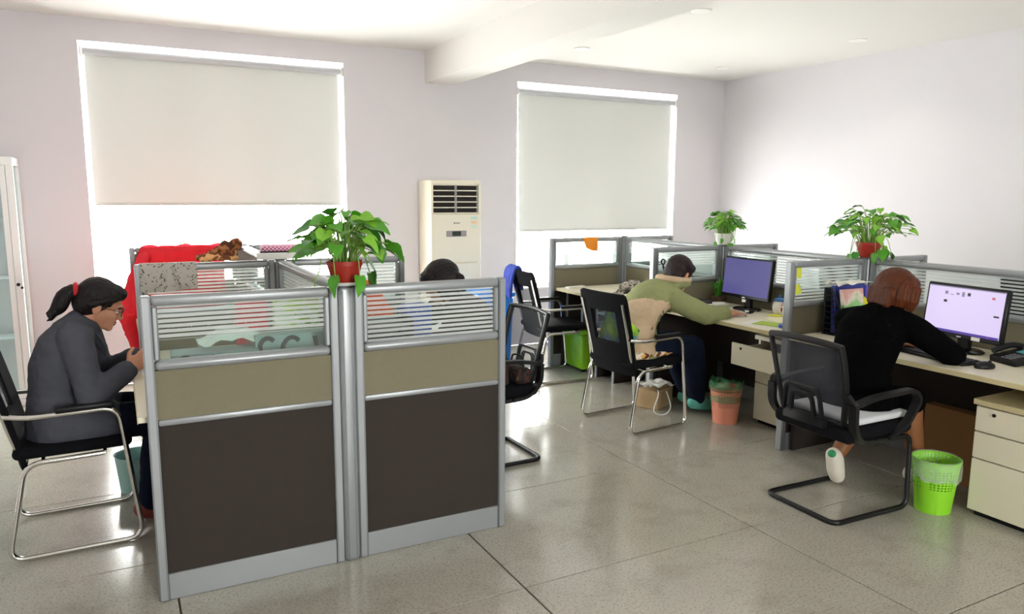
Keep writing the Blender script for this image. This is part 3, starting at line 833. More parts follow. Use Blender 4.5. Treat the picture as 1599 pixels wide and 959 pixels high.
    for s in 'LR':
        an, toe = J['an'+s], J['toe'+s]
        fd = (toe-an); fd.normalize()
        heel = an - fd*.045 + V((0, 0, -.035)) if abs(fd.z) < .6 else an-fd*.02
        b = MB(); b.chain([heel, an.lerp(toe, .5)+V((0, 0, -.012)), toe], [.046, .049, .043]); b.chain([an+V((0, 0, .008)), an.lerp(toe, .4)], [.048, .048])
        sh = mesh_obj('shoe', fuse(b, .007, 3), shoe[0], t, ang=180)
        if len(shoe) > 1:
            b = MB(); b.ell(an-V((fd.x, fd.y, 0)).normalized()*.040+V((0, 0, .035)), (.020, .024, .022)); b.build('heel_tab', shoe[1], sh)
    # hair
    b = MB()
    hair(b, hm)
    hr = mesh_obj('hair', fuse(b, .0055, 2, lambda co: .003*noise.noise(V((co.x*30, co.y*90, co.z*25)))), cloth_mats[2], t, ang=180)
    face_parts(t, hm)
    return t, hm, J, top, hr
def hair_tied(b, hm):
    q = hm.to_3x3()
    b.ell(hm @ V((-.020, 0, .036)), (.098, .082, .090), q); b.ell(hm @ V((-.05, 0, -.008)), (.068, .078, .072), q)
    b.ell(hm @ V((.034, 0, .074)), (.058, .062, .042), q)
    for s in (-1, 1):
        b.chain([hm @ V((.055, s*.052, .060)), hm @ V((.012, s*.073, .030)), hm @ V((-.03, s*.076, .0))], [.018, .014, .02])
        b.chain([hm @ V((.020, s*.071, .03)), hm @ V((.016, s*.072, -.02))], [.008, .003])
def hair_short(b, hm):
    q = hm.to_3x3()
    b.ell(hm @ V((-.020, 0, .036)), (.108, .090, .094), q); b.ell(hm @ V((-.052, 0, -.012)), (.074, .082, .082), q)
    b.ell(hm @ V((.050, 0, .066)), (.056, .066, .040), q)
    for s in (-1, 1):
        b.chain([hm @ V((.030, s*.066, .040)), hm @ V((.012, s*.074, -.006)), hm @ V((.014, s*.070, -.034))], [.020, .014, .006])
        b.chain([hm @ V((-.045, s*.062, -.02)), hm @ V((-.05, s*.05, -.085))], [.03, .018])
    b.chain([hm @ V((-.075, 0, -.05)), hm @ V((-.062, 0, -.11))], [.035, .018])
def hair_bob(b, hm):
    q = hm.to_3x3()
    b.ell(hm @ V((-.018, 0, .036)), (.112, .100, .098), q); b.ell(hm @ V((-.045, 0, -.020)), (.085, .098, .090), q)
    b.ell(hm @ V((.046, 0, .062)), (.060, .074, .044), q)
    for s in (-1, 1):
        for k in range(5):
            x = -.06+.026*k
            b.chain([hm @ V((x, s*.080, .03)), hm @ V((x, s*.090, -.03)), hm @ V((x+.008, s*.076, -.078-.008*math.sin(k*2)))], [.026, .020, .008])
    for k in range(7):
        y = -.06+.02*k
        b.chain([hm @ V((-.10, y, -.01)), hm @ V((-.098, y, -.07)), hm @ V((-.07, y*.85, -.115))], [.025, .020, .010])

SHOE_BR = mat('red_brown_leather', '7a2f20', .5); SHOE_W = mat('white_sneaker', 'e3dccd', .6); SHOE_G = mat('green_heel_tab', '2f9a63', .6)
SHOE_T = mat('teal_slipper', '5fb7a6', .6); SHOE_K = mat('black_shoe', '141414', .5)
def spine7(h, c, nk):
    """seven centres from seat to neck base bending through c"""
    h, c, nk = V(h), V(c), V(nk); out = []
    for t in (0, .10, .32, .55, .75, .92, 1.08):
        out.append(h*(1-t)**2+c*2*t*(1-t)+nk*t*t)
    return out

# --- woman in the grey blazer
J = dict(hip=V((-.27, 4.0, .545)), spine=spine7((-.275, 4.0, .50), (-.335, 4.0, .80), (-.165, 4.0, 1.00)),
         shR=V((-.19, 3.845, .955)), elR=V((-.145, 3.80, .690)), wrR=V((.015, 3.82, .800)),
         shL=V((-.17, 4.155, .955)), elL=V((-.10, 4.21, .715)), wrL=V((.045, 4.05, .810)),
         knR=V((.15, 3.90, .535)), anR=V((.075, 3.885, .105)), toeR=V((.20, 3.875, .045)),
         knL=V((.15, 4.12, .535)), anL=V((.12, 4.13, .10)), toeL=V((.25, 4.14, .045)))
hm = head_matrix((-.085, 4.0, 1.085), R(-3), R(24))
w1, hm1, J1, top1, hr1 = person('woman in a dark grey blazer with a tied-back ponytail, leaning over her desk', J, (M_GREYJ, M_JEAN, M_HAIRB), hair_tied, hm,
    hands={'R': ((.75, .1, .55), (.1, .95, -.2), (-.35, .2, .8), .75), 'L': ((.95, -.3, -.05), (0, -.2, -1), (.2, -1, 0), .5)}, hem=.4, shoe=(SHOE_BR,), lap=.42)
b = MB()
w1o = w1.location
pt = spline([V(p)-w1o for p in ((-.138, 4.0, 1.138), (-.180, 4.0, 1.160), (-.225, 4.0, 1.135), (-.252, 4.0, 1.088), (-.285, 4.0, 1.050))], 6)
for k in range(len(pt)-1):
    f = k/(len(pt)-1); r = .013+.023*math.sin(min(1, f*1.15)*PI*.72)-.018*max(0, f-.75)*4*.6
    f2 = (k+1)/(len(pt)-1); r2 = .013+.023*math.sin(min(1, f2*1.15)*PI*.72)-.018*max(0, f2-.75)*4*.6
    b.cap(pt[k], pt[k+1], max(r, .008), max(r2, .006))
rng = random.Random(3)
for k in range(14):
    a = rng.uniform(0, 2*PI); p = pt[-3]+V((0, math.cos(a)*.028, math.sin(a)*.02)); b.cap(p, pt[-1]+V((rng.uniform(-.02, 0), math.cos(a)*.03, math.sin(a)*.02-.01)), .009, .003)
mesh_obj('ponytail', fuse(b, .005, 2, lambda co: .003*noise.noise(V((co.x*40, co.y*90, co.z*40)))), M_HAIRB, hr1, ang=180)
tdir = (pt[8]-pt[4]).normalized(); tn = tdir.cross(V((0, 1, 0))).normalized()
b = MB(); b.tube([pt[6]+V((0, 1, 0))*math.cos(a)*.026+tn*math.sin(a)*.026 for a in [2*PI*k/14 for k in range(14)]], .011, 8, closed=True)
b.build('hair_tie', mat('red_elastic', 'c01626', .6), hr1)
# spectacles
g = MB()
for s in (-1, 1):
    g.tube([hm1 @ V((.103-abs(math.cos(a))*.004, s*.034+math.cos(a)*.024, -.004+math.sin(a)*.017)) for a in [2*PI*k/18 for k in range(18)]], .0016, 6, closed=True)
    g.tube([hm1 @ V((.099, s*.058, .004)), hm1 @ V((.05, s*.073, .003)), hm1 @ V((-.004, s*.080, .0))], .0016, 6)
g.tube([hm1 @ V((.101, -.010, .0)), hm1 @ V((.106, 0, .003)), hm1 @ V((.101, .010, .0))], .0016, 6)
g.build('spectacles', mat('dark_wire', '3a2b24', .4, .5), w1)
# blazer collar
b = MB()
nb = J1['spine'][-2]
for s in (-1, 1):
    b.strap(spline([nb+V((-.035, 0, .055)), nb+V((.0, s*.072, .045)), nb+V((.075, s*.060, -.02)), nb+V((.115, s*.03, -.11))], 6), .045, .010, (.25, s*.5, .8))
b.build('collar', M_GREYJ, top1)

# --- person in the olive jacket
J = dict(hip=V((3.20, 4.20, .545)), spine=spine7((3.20, 4.20, .50), (3.17, 4.22, .86), (3.455, 4.17, .955)),
         shR=V((3.42, 4.015, .885)), elR=V((3.60, 3.91, .785)), wrR=V((3.865, 3.945, .782)),
         shL=V((3.43, 4.335, .895)), elL=V((3.66, 4.44, .80)), wrL=V((3.85, 4.28, .785)),
         knR=V((3.65, 4.09, .53)), anR=V((3.74, 4.13, .11)), toeR=V((3.88, 4.16, .045)),
         knL=V((3.64, 4.32, .53)), anL=V((3.80, 4.30, .11)), toeL=V((3.94, 4.30, .045)))
hm = head_matrix((3.545, 4.145, 1.06), R(6), R(26))
w2, hm2, J2, top2, _ = person('person in an olive and tan hooded jacket with short dark hair, hand on a mouse', J, (M_OLIVE, M_JEAN, M_HAIRD), hair_short, hm,
    hands={'R': ((.98, .02, -.12), (0, 0, -1), (.1, 1, 0), .38), 'L': ((.95, -.3, -.1), (0, 0, -1), (-.2, -1, 0), .4)}, hem=.4, ease=.022, shoe=(SHOE_T,), hooded=True, cuff=.66)
# tan back yoke of the jacket: shell that follows the jacket's back
def shell_from(objm, test, name, m, parent, push=.004):
    me = objm.data; b = bmesh.new(); b.from_mesh(me)
    b.normal_update()
    kill = [f for f in b.faces if not test(f.calc_center_median(), f.normal)]
    bmesh.ops.delete(b, geom=kill, context='FACES')
    for v, n in [(v, v.normal.copy()) for v in b.verts]: v.co += n*push
    bmesh.ops.solidify(b, geom=b.faces[:], thickness=-.003)
    m2 = bpy.data.meshes.new(name); b.to_mesh(m2); b.free()
    return mesh_obj(name, m2, m, parent, ang=180)
sp = J2['spine']
def yoke(c, n):
    return c.x < sp[4].x+.02-.25*(c.z-.75)*0 and n.x < .25 and c.z < .875-off_y(c) and abs(c.y) < .20
def off_y(c): return .03*math.sin(c.y*14)
shell_from(top2, yoke, 'tan_back_panel', M_TAN, top2)
b = MB()
nb = sp[-1]
pts = [nb+V((-.115*math.cos(a)+.005, .10*math.sin(a), .052+.012*math.cos(a))) for a in [R(-125+250*k/14) for k in range(15)]]
b.tube(pts, .024, 10); b.build('hood_lining', M_TAN, top2)

# --- person in black with auburn hair
J = dict(hip=V((3.41, 2.56, .545)), spine=spine7((3.41, 2.56, .50), (3.43, 2.575, .84), (3.585, 2.555, 1.005)),
         shR=V((3.625, 2.385, .925)), elR=V((3.815, 2.300, .795)), wrR=V((3.915, 2.450, .795)),
         shL=V((3.535, 2.725, .935)), elL=V((3.735, 2.80, .80)), wrL=V((3.885, 2.665, .795)),
         knR=V((3.76, 2.47, .52)), anR=V((3.835, 2.45, .115)), toeR=V((3.965, 2.43, .045)),
         knL=V((3.73, 2.67, .49)), anL=V((3.47, 2.70, .165)), toeL=V((3.52, 2.715, .05)))
hm = head_matrix((3.655, 2.535, 1.105), R(-14), R(14))
w3, hm3, J3, top3, _ = person('person in a black jacket with short auburn hair facing the lit monitor', J, (M_BLKC, M_BLKC, M_HAIRR), hair_bob, hm,
    hands={'R': ((.85, .4, -.1), (0, 0, -1), (-.4, .9, 0), .35), 'L': ((.95, -.25, -.1), (0, 0, -1), (-.2, -1, 0), .35)}, hem=.4, skirt=True, shoe=(SHOE_W, SHOE_G))
shell_from(w3.children[0], lambda c, n: .13 < c.z < .47, 'stockings', M_SKIN2, w3, .002)

# --- dark-haired person behind the screen, facing the other way
J = dict(hip=V((1.93, 4.02, .545)), spine=spine7((1.93, 4.02, .50), (1.98, 4.02, .84), (1.725, 4.0, .99)),
         shR=V((1.72, 4.18, .93)), elR=V((1.56, 4.25, .80)), wrR=V((1.36, 4.12, .79)),
         shL=V((1.72, 3.86, .93)), elL=V((1.56, 3.78, .80)), wrL=V((1.38, 3.90, .79)),
         knR=V((1.52, 4.12, .53)), anR=V((1.55, 4.12, .11)), toeR=V((1.42, 4.12, .045)),
         knL=V((1.52, 3.93, .53)), anL=V((1.55, 3.92, .11)), toeL=V((1.42, 3.92, .045)))
hm = head_matrix((1.635, 3.97, 1.105), R(180), R(24))
person('dark-haired person whose head shows above the screen in front of the air conditioner', J, (mat('dark_brown_top', '3a2a26', .9, bump=.2, bscale=200), M_JEAN, M_HAIRB), hair_bob, hm,
    hands={'R': ((-.95, -.2, -.1), (0, 0, -1), (0, -1, 0), .4), 'L': ((-.95, .2, -.1), (0, 0, -1), (0, 1, 0), .4)}, hem=.4, shoe=(SHOE_K,))

# ================================================================== PLANTS
def leaf_mesh(name, m, wid=.42, seed=0):
    """heart-shaped leaf, length 1 along +x, drooping tip, folded along the midrib"""
    prof = [(0, .0), (-.07, .16), (-.06, .30), (.04, .40), (.20, .46), (.40, .42), (.60, .31), (.80, .16), (.93, .06), (1.0, 0)]
    b = MB(); mid = []; lt = []; rt = []
    for i, (x, y) in enumerate(prof):
        y *= wid/.46
        z = -.28*max(x, 0)**2
        xm = max(x, 0) if i < 3 else x
        mid.append(b.bm.verts.new((xm*(1 if i else 1), 0, -.28*xm**2-.0)))
        if 0 < i < len(prof)-1:
            lt.append(b.bm.verts.new((x, y, z+.18*y+.05*math.sin(x*9+seed))))
            rt.append(b.bm.verts.new((x, -y, z+.18*y+.05*math.sin(x*8+seed+2))))
    for sd, fl in ((lt, 1), (rt, 0)):
        n = len(sd)
        fs = [[mid[0], mid[1], sd[0]]]
        for i in range(n-1): fs.append([mid[i+1], mid[i+2], sd[i+1], sd[i]])
        fs.append([mid[n], mid[n+1], sd[n-1]])
        for f in fs: 
            try: b.bm.faces.new(f)
            except ValueError: pass
    bmesh.ops.remove_doubles(b.bm, verts=b.bm.verts[:], dist=.0005)
    bmesh.ops.recalc_face_normals(b.bm, faces=b.bm.faces[:])
    me = bpy.data.meshes.new(name); b.bm.to_mesh(me); b.bm.free(); me.materials.append(m)
    me.polygons.foreach_set('use_smooth', [True]*len(me.polygons))
    return me
LEAVES = [leaf_mesh('leaf', M_LEAF, .40, 0), leaf_mesh('leaf', M_LEAF2, .36, 1), leaf_mesh('leaf', M_LEAF3, .43, 2), leaf_mesh('leaf', M_LEAF, .34, 3)]
def pothos(loc, label, pot_m, pot_r, pot_h, spread, height, nleaf, size, seed, trail=3, saucer=None):
    rng = random.Random(seed)
    t = thing('potted_pothos', label, 'plant', loc, 0, 'potted pothos plants on the screens')
    z0 = 0
    if saucer:
        MB().lathe([(pot_r*.8, 0), (pot_r*.98, .012), (pot_r*.94, .014), (pot_r*.70, .008)], 28).build('saucer', M_WHITE, t); z0 = .009
    MB().lathe([(pot_r*.68, z0), (pot_r*.95, z0+pot_h-.018), (pot_r, z0+pot_h-.018), (pot_r*1.02, z0+pot_h), (pot_r*.93, z0+pot_h), (pot_r*.88, z0+pot_h-.02), (pot_r*.62, z0+.01)], 28).build('pot', pot_m, t)
    MB().lathe([(.001, z0+pot_h-.02), (pot_r*.90, z0+pot_h-.022), (pot_r*.88, z0+pot_h-.03), (.001, z0+pot_h-.03)], 20).build('soil', M_SOIL, t)
    top = z0+pot_h
    for k in range(nleaf):
        a = 2*PI*(k*.618)+rng.uniform(-.3, .3)
        f = ((k+.5)/nleaf)
        tr = k < trail
        if tr:
            rad = spread*rng.uniform(.45, .75); hz = rng.uniform(-.10, -.01)
        else:
            el = math.acos(1-f*.98)            # 0 = straight up
            rad = spread*math.sin(el)*rng.uniform(.62, 1.0)
            hz = height*(.22+.72*math.cos(el))*rng.uniform(.72, 1.0)
        d = V((math.cos(a), math.sin(a), 0))
        base = V((0, 0, top-.02))+d*pot_r*rng.uniform(.05, .7)
        s = size*rng.uniform(.72, 1.18)
        tip = V((0, 0, top+hz))+d*max(rad-s*.45, pot_r*(1.02 if hz < .02 else .12))
        midp = base.lerp(tip, .5)+V((0, 0, .045+.25*max(0, hz)*.35))-d*.01
        if tr: midp = V((0, 0, top+.035))+d*pot_r*1.15
        MB().tube(spline([base, midp, tip], 4), .0022, 5).build('stem', M_STEM, t)
        o = bpy.data.objects.new('leaf', LEAVES[rng.choice((0, 0, 1, 1, 2, 3))]); COL.objects.link(o); o.parent = t
        o.location = tip; o.scale = (s, s, s)
        pitch = rng.uniform(-.1, .65) if not tr else rng.uniform(.9, 1.3)
        if hz > height*.6: pitch = rng.uniform(-.25, .35)
        o.rotation_euler = (rng.uniform(-.5, .5), pitch, a+rng.uniform(-.7, .7))
    return t
pothos((.845, 3.11, HL+.006), 'leafy pothos in a red pot on a white saucer above the two brown boarded screens', M_REDPOT, .076, .092, .24, .235, 80, .092, 11, 6, True)
pothos((SRX, FY, HR+.006), 'small leafy pothos in a white pot above the person in the olive jacket', mat('white_pot', 'dcd9d2', .5), .074, .092, .18, .215, 95, .060, 23, 7)
pothos((SRX, NY, HR+.006), 'loose leafy pothos in a red pot above the auburn-haired person', M_REDPOT, .082, .098, .285, .27, 92, .076, 35, 9)

# ================================================================== MONITORS AND DESK THINGS
def monitor(loc, rz, w, h, zb, label, screen_m, tilt=R(6), group='flat monitors'):
    """faces -x locally (screen at -x side)"""
    t = thing('monitor', label, 'monitor', loc, rz, group)
    b = MB(); b.lathe([(.001, 0), (.115, 0), (.118, .006), (.105, .014), (.04, .020), (.001, .020)], 32)
    bmesh.ops.scale(b.bm, vec=(.82, 1, 1), verts=b.bm.verts[:]); b.build('foot', mat('gloss_black', '0d0d0f', .15), t)
    MB().box((.012, 0, .075), (.030, .075, .13), .006).build('neck', M_BLACK, t)
    rm = Matrix.Rotation(tilt, 3, 'Y')
    c = V((-.022, 0, zb+h/2)); 
    def P(p): return c + rm @ V(p)
    hs = MB(); hs.box(c+rm @ V((.014, 0, 0)), (.034, w, h), .007, rm); ho = hs.build('housing', M_BLACK, t)
    MB().box(c+rm @ V((-.0035, 0, .006)), (.002, w-.030, h-.042), 0, rm).build('screen', screen_m, ho)
    MB().box(c+rm @ V((-.0035, 0, -h/2+.010)), (.002, .026, .007), 0, rm).build('badge', mat('silver_badge', 'b8b8bd', .3, .7), ho)
    return t, P, rm, ho
scr1 = mat('screen_lit', '000000', .3, emit='dccdf3', estr=.82)
scr2 = mat('screen_dim', '0a0a18', .5, spec=.15, emit='6a66a8', estr=.55)
mon1, P1, r1, h1 = monitor((4.185, 2.475, .75), R(-6), .485, .300, .075, 'black monitor with a lit pale lavender screen showing desktop icons', scr1)
# flat marks on the lit screen : title bar, task bar, icons
def mark(y, z, w, h, m): MB().box(P1((-.0052, y, z)), (.0008, w, h), 0, r1).build('screen_icon', m, h1, smooth=False)
pm = mat('screen_purple', '000000', .4, emit='5a3fb0', estr=.6); pk = mat('screen_dark', '101018', .4); pg = mat('screen_grey', '000000', .4, emit='9a90b4', estr=.6); pr = mat('screen_red', '000000', .4, emit='c9606a', estr=.8)
mark(0, -.117, .45, .014, pm); mark(.19, -.117, .05, .010, pk); mark(.0, .132, .45, .006, pg)
for y, z, w, h, m in ((.115, .098, .018, .018, pg), (.08, .09, .02, .004, pg), (.045, .097, .018, .012, pg), (.012, .097, .016, .026, pg), (-.022, .100, .018, .018, pk), (.115, .05, .02, .014, pk), (-.165, .095, .018, .012, pr), (-.195, .0, .03, .009, pk), (-.165, -.117, .012, .008, pr)):
    mark(y, z, w, h, m)
mon2, P2, r2, h2 = monitor((4.235, 4.165, .75), R(-2), .505, .312, .085, 'black monitor with a dim purple screen on the desk of the person in olive', scr2)
MB().box(P2((-.005, -.01, -.17)), (.001, .04, .022), 0, r2).build('label_tag', M_PAPER, h2, smooth=False)
MB().box(P1((-.005, -.10, -.137)), (.001, .05, .02), 0, r1).build('label_tag', M_PAPER, h1, smooth=False)
# monitors standing back to back on the wall side
monitor((4.66, 3.62, .75), R(180), .50, .31, .085, 'black monitor seen from behind through the banded pane by the purple monitor', M_BLACK)
monitor((4.64, 2.30, .75), R(180), .50, .31, .085, 'black monitor seen from behind through the banded pane by the lit monitor', M_BLACK)

def keyboard(loc, rz, label):
    t = thing('keyboard', label, 'keyboard', loc, rz, 'black keyboards')
    MB().box((0, 0, .009), (.15, .43, .016), .005).build('case', M_BLACK, t)
    b = MB()
    for i in range(5):
        for j in range(16): b.box((-.052+i*.024, -.195+j*.026, .0195), (.019, .021, .007), .002)
    o = b.build('keys', mat('key_black', '232326', .5), t); o['kind'] = 'stuff'
    return t
def mouse(loc, rz, label, m):
    t = thing('computer_mouse', label, 'mouse', loc, rz)
    b = MB(); b.ell((0, 0, .010), (.056, .031, .026), sub=3)
    for v in b.bm.verts: v.co.z = max(v.co.z, 0)
    b.build('shell', m, t)
    w = MB(); w.tube([(.026, -.003, .031), (.026, .003, .031)], .009, 12); w.build('scroll_wheel', M_DARKMET, t)
    return t
keyboard((3.90, 2.44, .75), R(-8), 'black keyboard under the hands of the person in black')
keyboard((3.98, 4.29, .75), R(-4), 'black keyboard in front of the dim purple monitor')
mouse((3.865, 2.165, .75), R(-20), 'black computer mouse beside the telephone', M_BLACK)
mouse((3.955, 3.945, .75), R(0), 'pale grey computer mouse under the olive sleeve hand', mat('grey_mouse', 'c9c9cc', .35))
# desk phone / card terminal
t = thing('desk_telephone', 'black desk telephone with a small screen beside the lit monitor', 'telephone', (4.14, 2.16, .75), R(-18))
rm = Matrix.Rotation(R(-10), 3, 'Y')
MB().box((0, 0, .030), (.19, .17, .038), .008, rm).build('base', M_BLACK, t)
MB().box((.045, -.02, .058), (.055, .10, .004), .001, rm).build('display', mat('phone_lcd', '4f8e95', .2, emit='4f9aa0', estr=.15), t)
k = MB()
for i in range(4):
    for j in range(3): k.box((-.015-.022*i, -.045+.024*j, .046-.0037*i), (.014, .017, .006), .002, rm)
o = k.build('keys', mat('phone_key', '6d6f74', .5), t); o['kind'] = 'stuff'
MB().tube(spline([(.085, .066, .075), (.03, .066, .084), (-.03, .066, .074), (-.085, .066, .055)], 4), .016, 10).build('handset', M_BLACK, t)

# file rack with documents
t = thing('file_rack', 'black wire file rack with slanted side beside the sticky-note screen', 'rack', (3.925, 3.21, .75))
tri = [(0, 0), (0, .295), (-.045, .295), (-.215, .012), (-.215, 0)]       # (y,z)
for x in (0, .34):
    pts = [V((x, y, z)) for y, z in tri]
    sf = MB(); sf.tube(pts, .006, 6, closed=True); s_ = sf.build('side_frame', M_DARKMET, t)
    for k in range(7):
        z = .035+.036*k
        y = -.215+(z-.012)/(.283)*.17
        MB().tube([(x, 0, z), (x, max(y, -.205), z)], .0038, 5).build('side_bar', M_DARKMET, s_)
    MB().tube([(x, -.10, .01), (x, -.045, .285)], .004, 5).build('side_bar', M_DARKMET, s_)
MB().b2((0, -.215, 0), (.34, 0, .006)).build('tray', M_DARKMET, t)
MB().b2((0, -.004, .006), (.34, 0, .295)).build('back_plate', mat('black_wire_mesh', '15161a', .7, alpha=.8), t)
for k in range(3): MB().tube([(0, -.05-.06*k, .01), (.34, -.05-.06*k, .01)], .004, 5).build('divider_wire', M_DARKMET, t)
def doc(name, y, lean, x0, x1, h, m, label, cat, th=.006):
    rm = Matrix.Rotation(lean, 4, 'X')
    b = MB(); b.b2((x0, -th, 0), (x1, 0, h), .001)
    o = b.build(name, m); o.location = (3.925, 3.21+y, .757); o.rotation_euler = (lean, 0, 0)
    return tag(o, label, cat, 'documents in the file rack')
def print_mat(name, c1, c2, c3):
    m = bpy.data.materials.new(name); m.use_nodes = True; N = m.node_tree.nodes; L = m.node_tree.links
    tc = N.new('ShaderNodeTexCoord'); n = N.new('ShaderNodeTexNoise'); n.inputs['Scale'].default_value = 9
    L.new(tc.outputs['Object'], n.inputs[0]); r = N.new('ShaderNodeValToRGB'); e = r.color_ramp.elements
    e[0].position = .40; e[0].color = lin(c1); e[1].position = .60; e[1].color = lin(c3); q = e.new(.5); q.color = lin(c2)
    L.new(n.outputs[0], r.inputs[0]); L.new(r.outputs[0], N['Principled BSDF'].inputs[0]); N['Principled BSDF'].inputs['Roughness'].default_value = .4
    return m
doc('magazine', -.135, R(-10), .02, .235, .285, print_mat('magazine_print', '8fc27e', 'e3d3c6', 'd9a39a'), 'green and pink printed magazine leaning in the file rack', 'magazine')
doc('blue_binder', -.035, R(-3), .03, .30, .30, mat('binder_blue', '3a4199', .4), 'dark blue binder standing in the file rack', 'binder', .03)
doc('green_folder', -.175, R(-14), .012, .10, .19, mat('folder_green', '86b873', .4), 'short pale green folder at the slanted side of the rack', 'folder')
doc('violet_binder', -.04, R(-3), .305, .335, .29, mat('binder_violet', '5c56b8', .4), 'violet binder at the end of the file rack', 'binder', .03)
b = MB(); b.box((4.19, 3.125, .94), (.06, .006, .06), 0, Matrix.Rotation(R(40), 3, 'Y')); tag(b.build('yellow_tab', mat('yellow_card', 'd9d51c', .5)), 'bright yellow card stuck to the blue binder', 'card')
def crumple(name, c, sx, sy, amp, m, label, cat, z, seed, n=14, th=.002, bulge=0):
    o = V((seed, seed*2, seed*3))
    b = MB(); b.grid(lambda u, v: V(((u-.5)*sx, (v-.5)*sy, bulge*math.sin(u*PI)*math.sin(v*PI)+amp*(1+noise.noise(V((u*4, v*4, 0))+o)))), n, n, th)
    ob = b.build(name, m, ang=60); ob.location = (*c, z); return tag(ob, label, cat)
crumple('paper_sheet', (4.09, 3.17), .30, .12, .022, M_PAPER, 'crumpled white papers lying on top of the file rack', 'paper', 1.052, 4)

# things on the desk of the olive jacket
def sheet(name, x, y, w, d, rz, m, label, cat, z=.7505, th=.002):
    o = MB().b2((-w/2, -d/2, 0), (w/2, d/2, th)).build(name, m, smooth=False); o.location = (x, y, z); o.rotation_euler = (0, 0, rz); return tag(o, label, cat)
sheet('paper_sheet', 3.86, 3.62, .20, .28, R(20), M_PAPER, 'white sheet under the green booklet on the olive-jacket desk', 'paper')
sheet('booklet', 3.875, 3.585, .15, .20, R(18), mat('booklet_green', 'a9c53d', .5), 'lime green booklet beside the blue packet', 'booklet', .753, .004)
sheet('paper_sheet', 4.08, 3.70, .16, .22, R(-12), mat('cream_paper', 'f1ecc9', .7), 'cream sheet of paper in front of the cups', 'paper')
sheet('sticky_pad', 4.20, 3.84, .09, .09, R(10), M_YEL, 'pale yellow note pad beside the blue-lidded cup', 'notepad', .7505, .006)
tag(MB().box((3.90, 3.44, .765), (.15, .11, .028), .008, R(15)).build('tissue_packet', mat('packet_blue', '5d74d8', .45, var=.15, vscale=30)), 'small blue packet lying by the foot of the screen', 'packet')
t = thing('lidded_cup', 'white cup with a blue lid and a pink picture', 'cup', (4.285, 3.895, .75), R(30))
MB().lathe([(.036, 0), (.046, .012), (.052, .05), (.048, .085), (.040, .098), (.034, .098), (.034, .09)], 24).build('body', mat('cup_white', 'ece6df', .35), t)
MB().lathe([(.044, .098), (.046, .106), (.036, .116), (.012, .122), (.010, .140), (.001, .142)], 24).build('lid', mat('lid_blue', '4b86c9', .35), t)
b = MB()
b.grid(lambda u, v: V((.0527*math.cos(PI+.4+u*.9), .0527*math.sin(PI+.4+u*.9), .030+.045*v)), 8, 4); b.build('picture', mat('cup_pink', 'd75a6e', .4), t)
t = thing('mug', 'white mug with small dark marks behind the end of the screen', 'mug', (4.20, 3.735, .75), R(100))
MB().lathe([(.001, 0), (.036, 0), (.039, .006), (.041, .092), (.0385, .094), (.036, .088), (.034, .008), (.001, .006)], 24).build('body', mat('cup_white', 'ece6df', .35), t)
MB().tube(spline([(.039, 0, .075), (.065, 0, .07), (.066, 0, .035), (.039, 0, .022)], 5), .0055, 8).build('handle', mat('cup_white', 'ece6df', .35), t)
for a, z in ((2.3, .05), (2.7, .065), (2.5, .03)): MB().box((.0405*math.cos(a), .0405*math.sin(a), z), (.003, .009, .012), 0, a).build('printed_mark', M_INK, t)
# small plant and clutter by the far post
t = thing('desk_fern', 'small feathery green plant in a dark basket beside the purple monitor', 'plant', (4.255, 4.50, .75))
MB().lathe([(.045, 0), (.062, .02), (.066, .06), (.060, .068), (.05, .060)], 20).build('basket', mat('dark_basket', '4a3524', .8, bump=.8, bscale=60), t)
rng = random.Random(9)
for k in range(26):
    a = rng.uniform(0, 2*PI); r_ = rng.uniform(.04, .12); h = rng.uniform(.08, .19)
    d = V((math.cos(a), math.sin(a), 0))
    b = MB(); b.strap(spline([V((0, 0, .05))+d*.02, V((0, 0, .06+h*.8))+d*r_*.5, V((0, 0, .06+h*.75))+d*r_], 5), .011, .0012, (-d.y, d.x, .2)); b.build('frond', M_LEAF3 if k % 2 else M_LEAF, t)
tag(MB().box((4.14, 4.42, .7625), (.22, .10, .025), .004, R(-8)).build('paper_stack', M_PAPER), 'small stack of papers behind the dark keyboard', 'papers')
t = thing('webcam', 'small dark device with a white tag under the purple monitor', 'device', (4.12, 4.03, .75), R(20))
MB().box((0, 0, .016), (.07, .06, .032), .008).build('body', M_BLACK, t); MB().box((-.036, 0, .018), (.002, .03, .014)).build('tag', M_PAPER, t)
tag(MB().box((4.07, 4.46, .775), (.08, .14, .05), .012, R(-12)).build('tissue_pack', mat('pack_dark', '332b30', .5)), 'dark box at the foot of the screen beside the fern', 'box')

# clip on the pane, sticky notes
t = thing('hanging_clip', 'small black round clip stuck on the banded pane beside the olive jacket', 'clip', (3.755, FY-.028, 1.10))
MB().tube([(.018*math.cos(a), -.002, .018*math.sin(a)) for a in [2*PI*k/16 for k in range(16)]], .006, 6, closed=True).build('ring', M_BLACK, t)
MB().tube([(0, -.002, -.02), (.004, -.003, -.05), (.012, -.002, -.07)], .007, 6).build('hook', M_BLACK, t)
for z, a, h in ((1.145, .12, .075), (1.035, -.15, .06)):
    b = MB(); b.grid(lambda u, v: V(((u-.5)*.06, -.012*v*v-.0005, (v-.5)*-h)), 3, 5, .0006)
    o = b.build('sticky_note', M_YEL); o.location = (XE+.075, NY-.008, z); o.rotation_euler = (0, a, 0)
    tag(o, 'upper yellow sticky note on the banded pane' if z > 1.1 else 'lower yellow sticky note on the banded pane', 'note', 'yellow sticky notes')

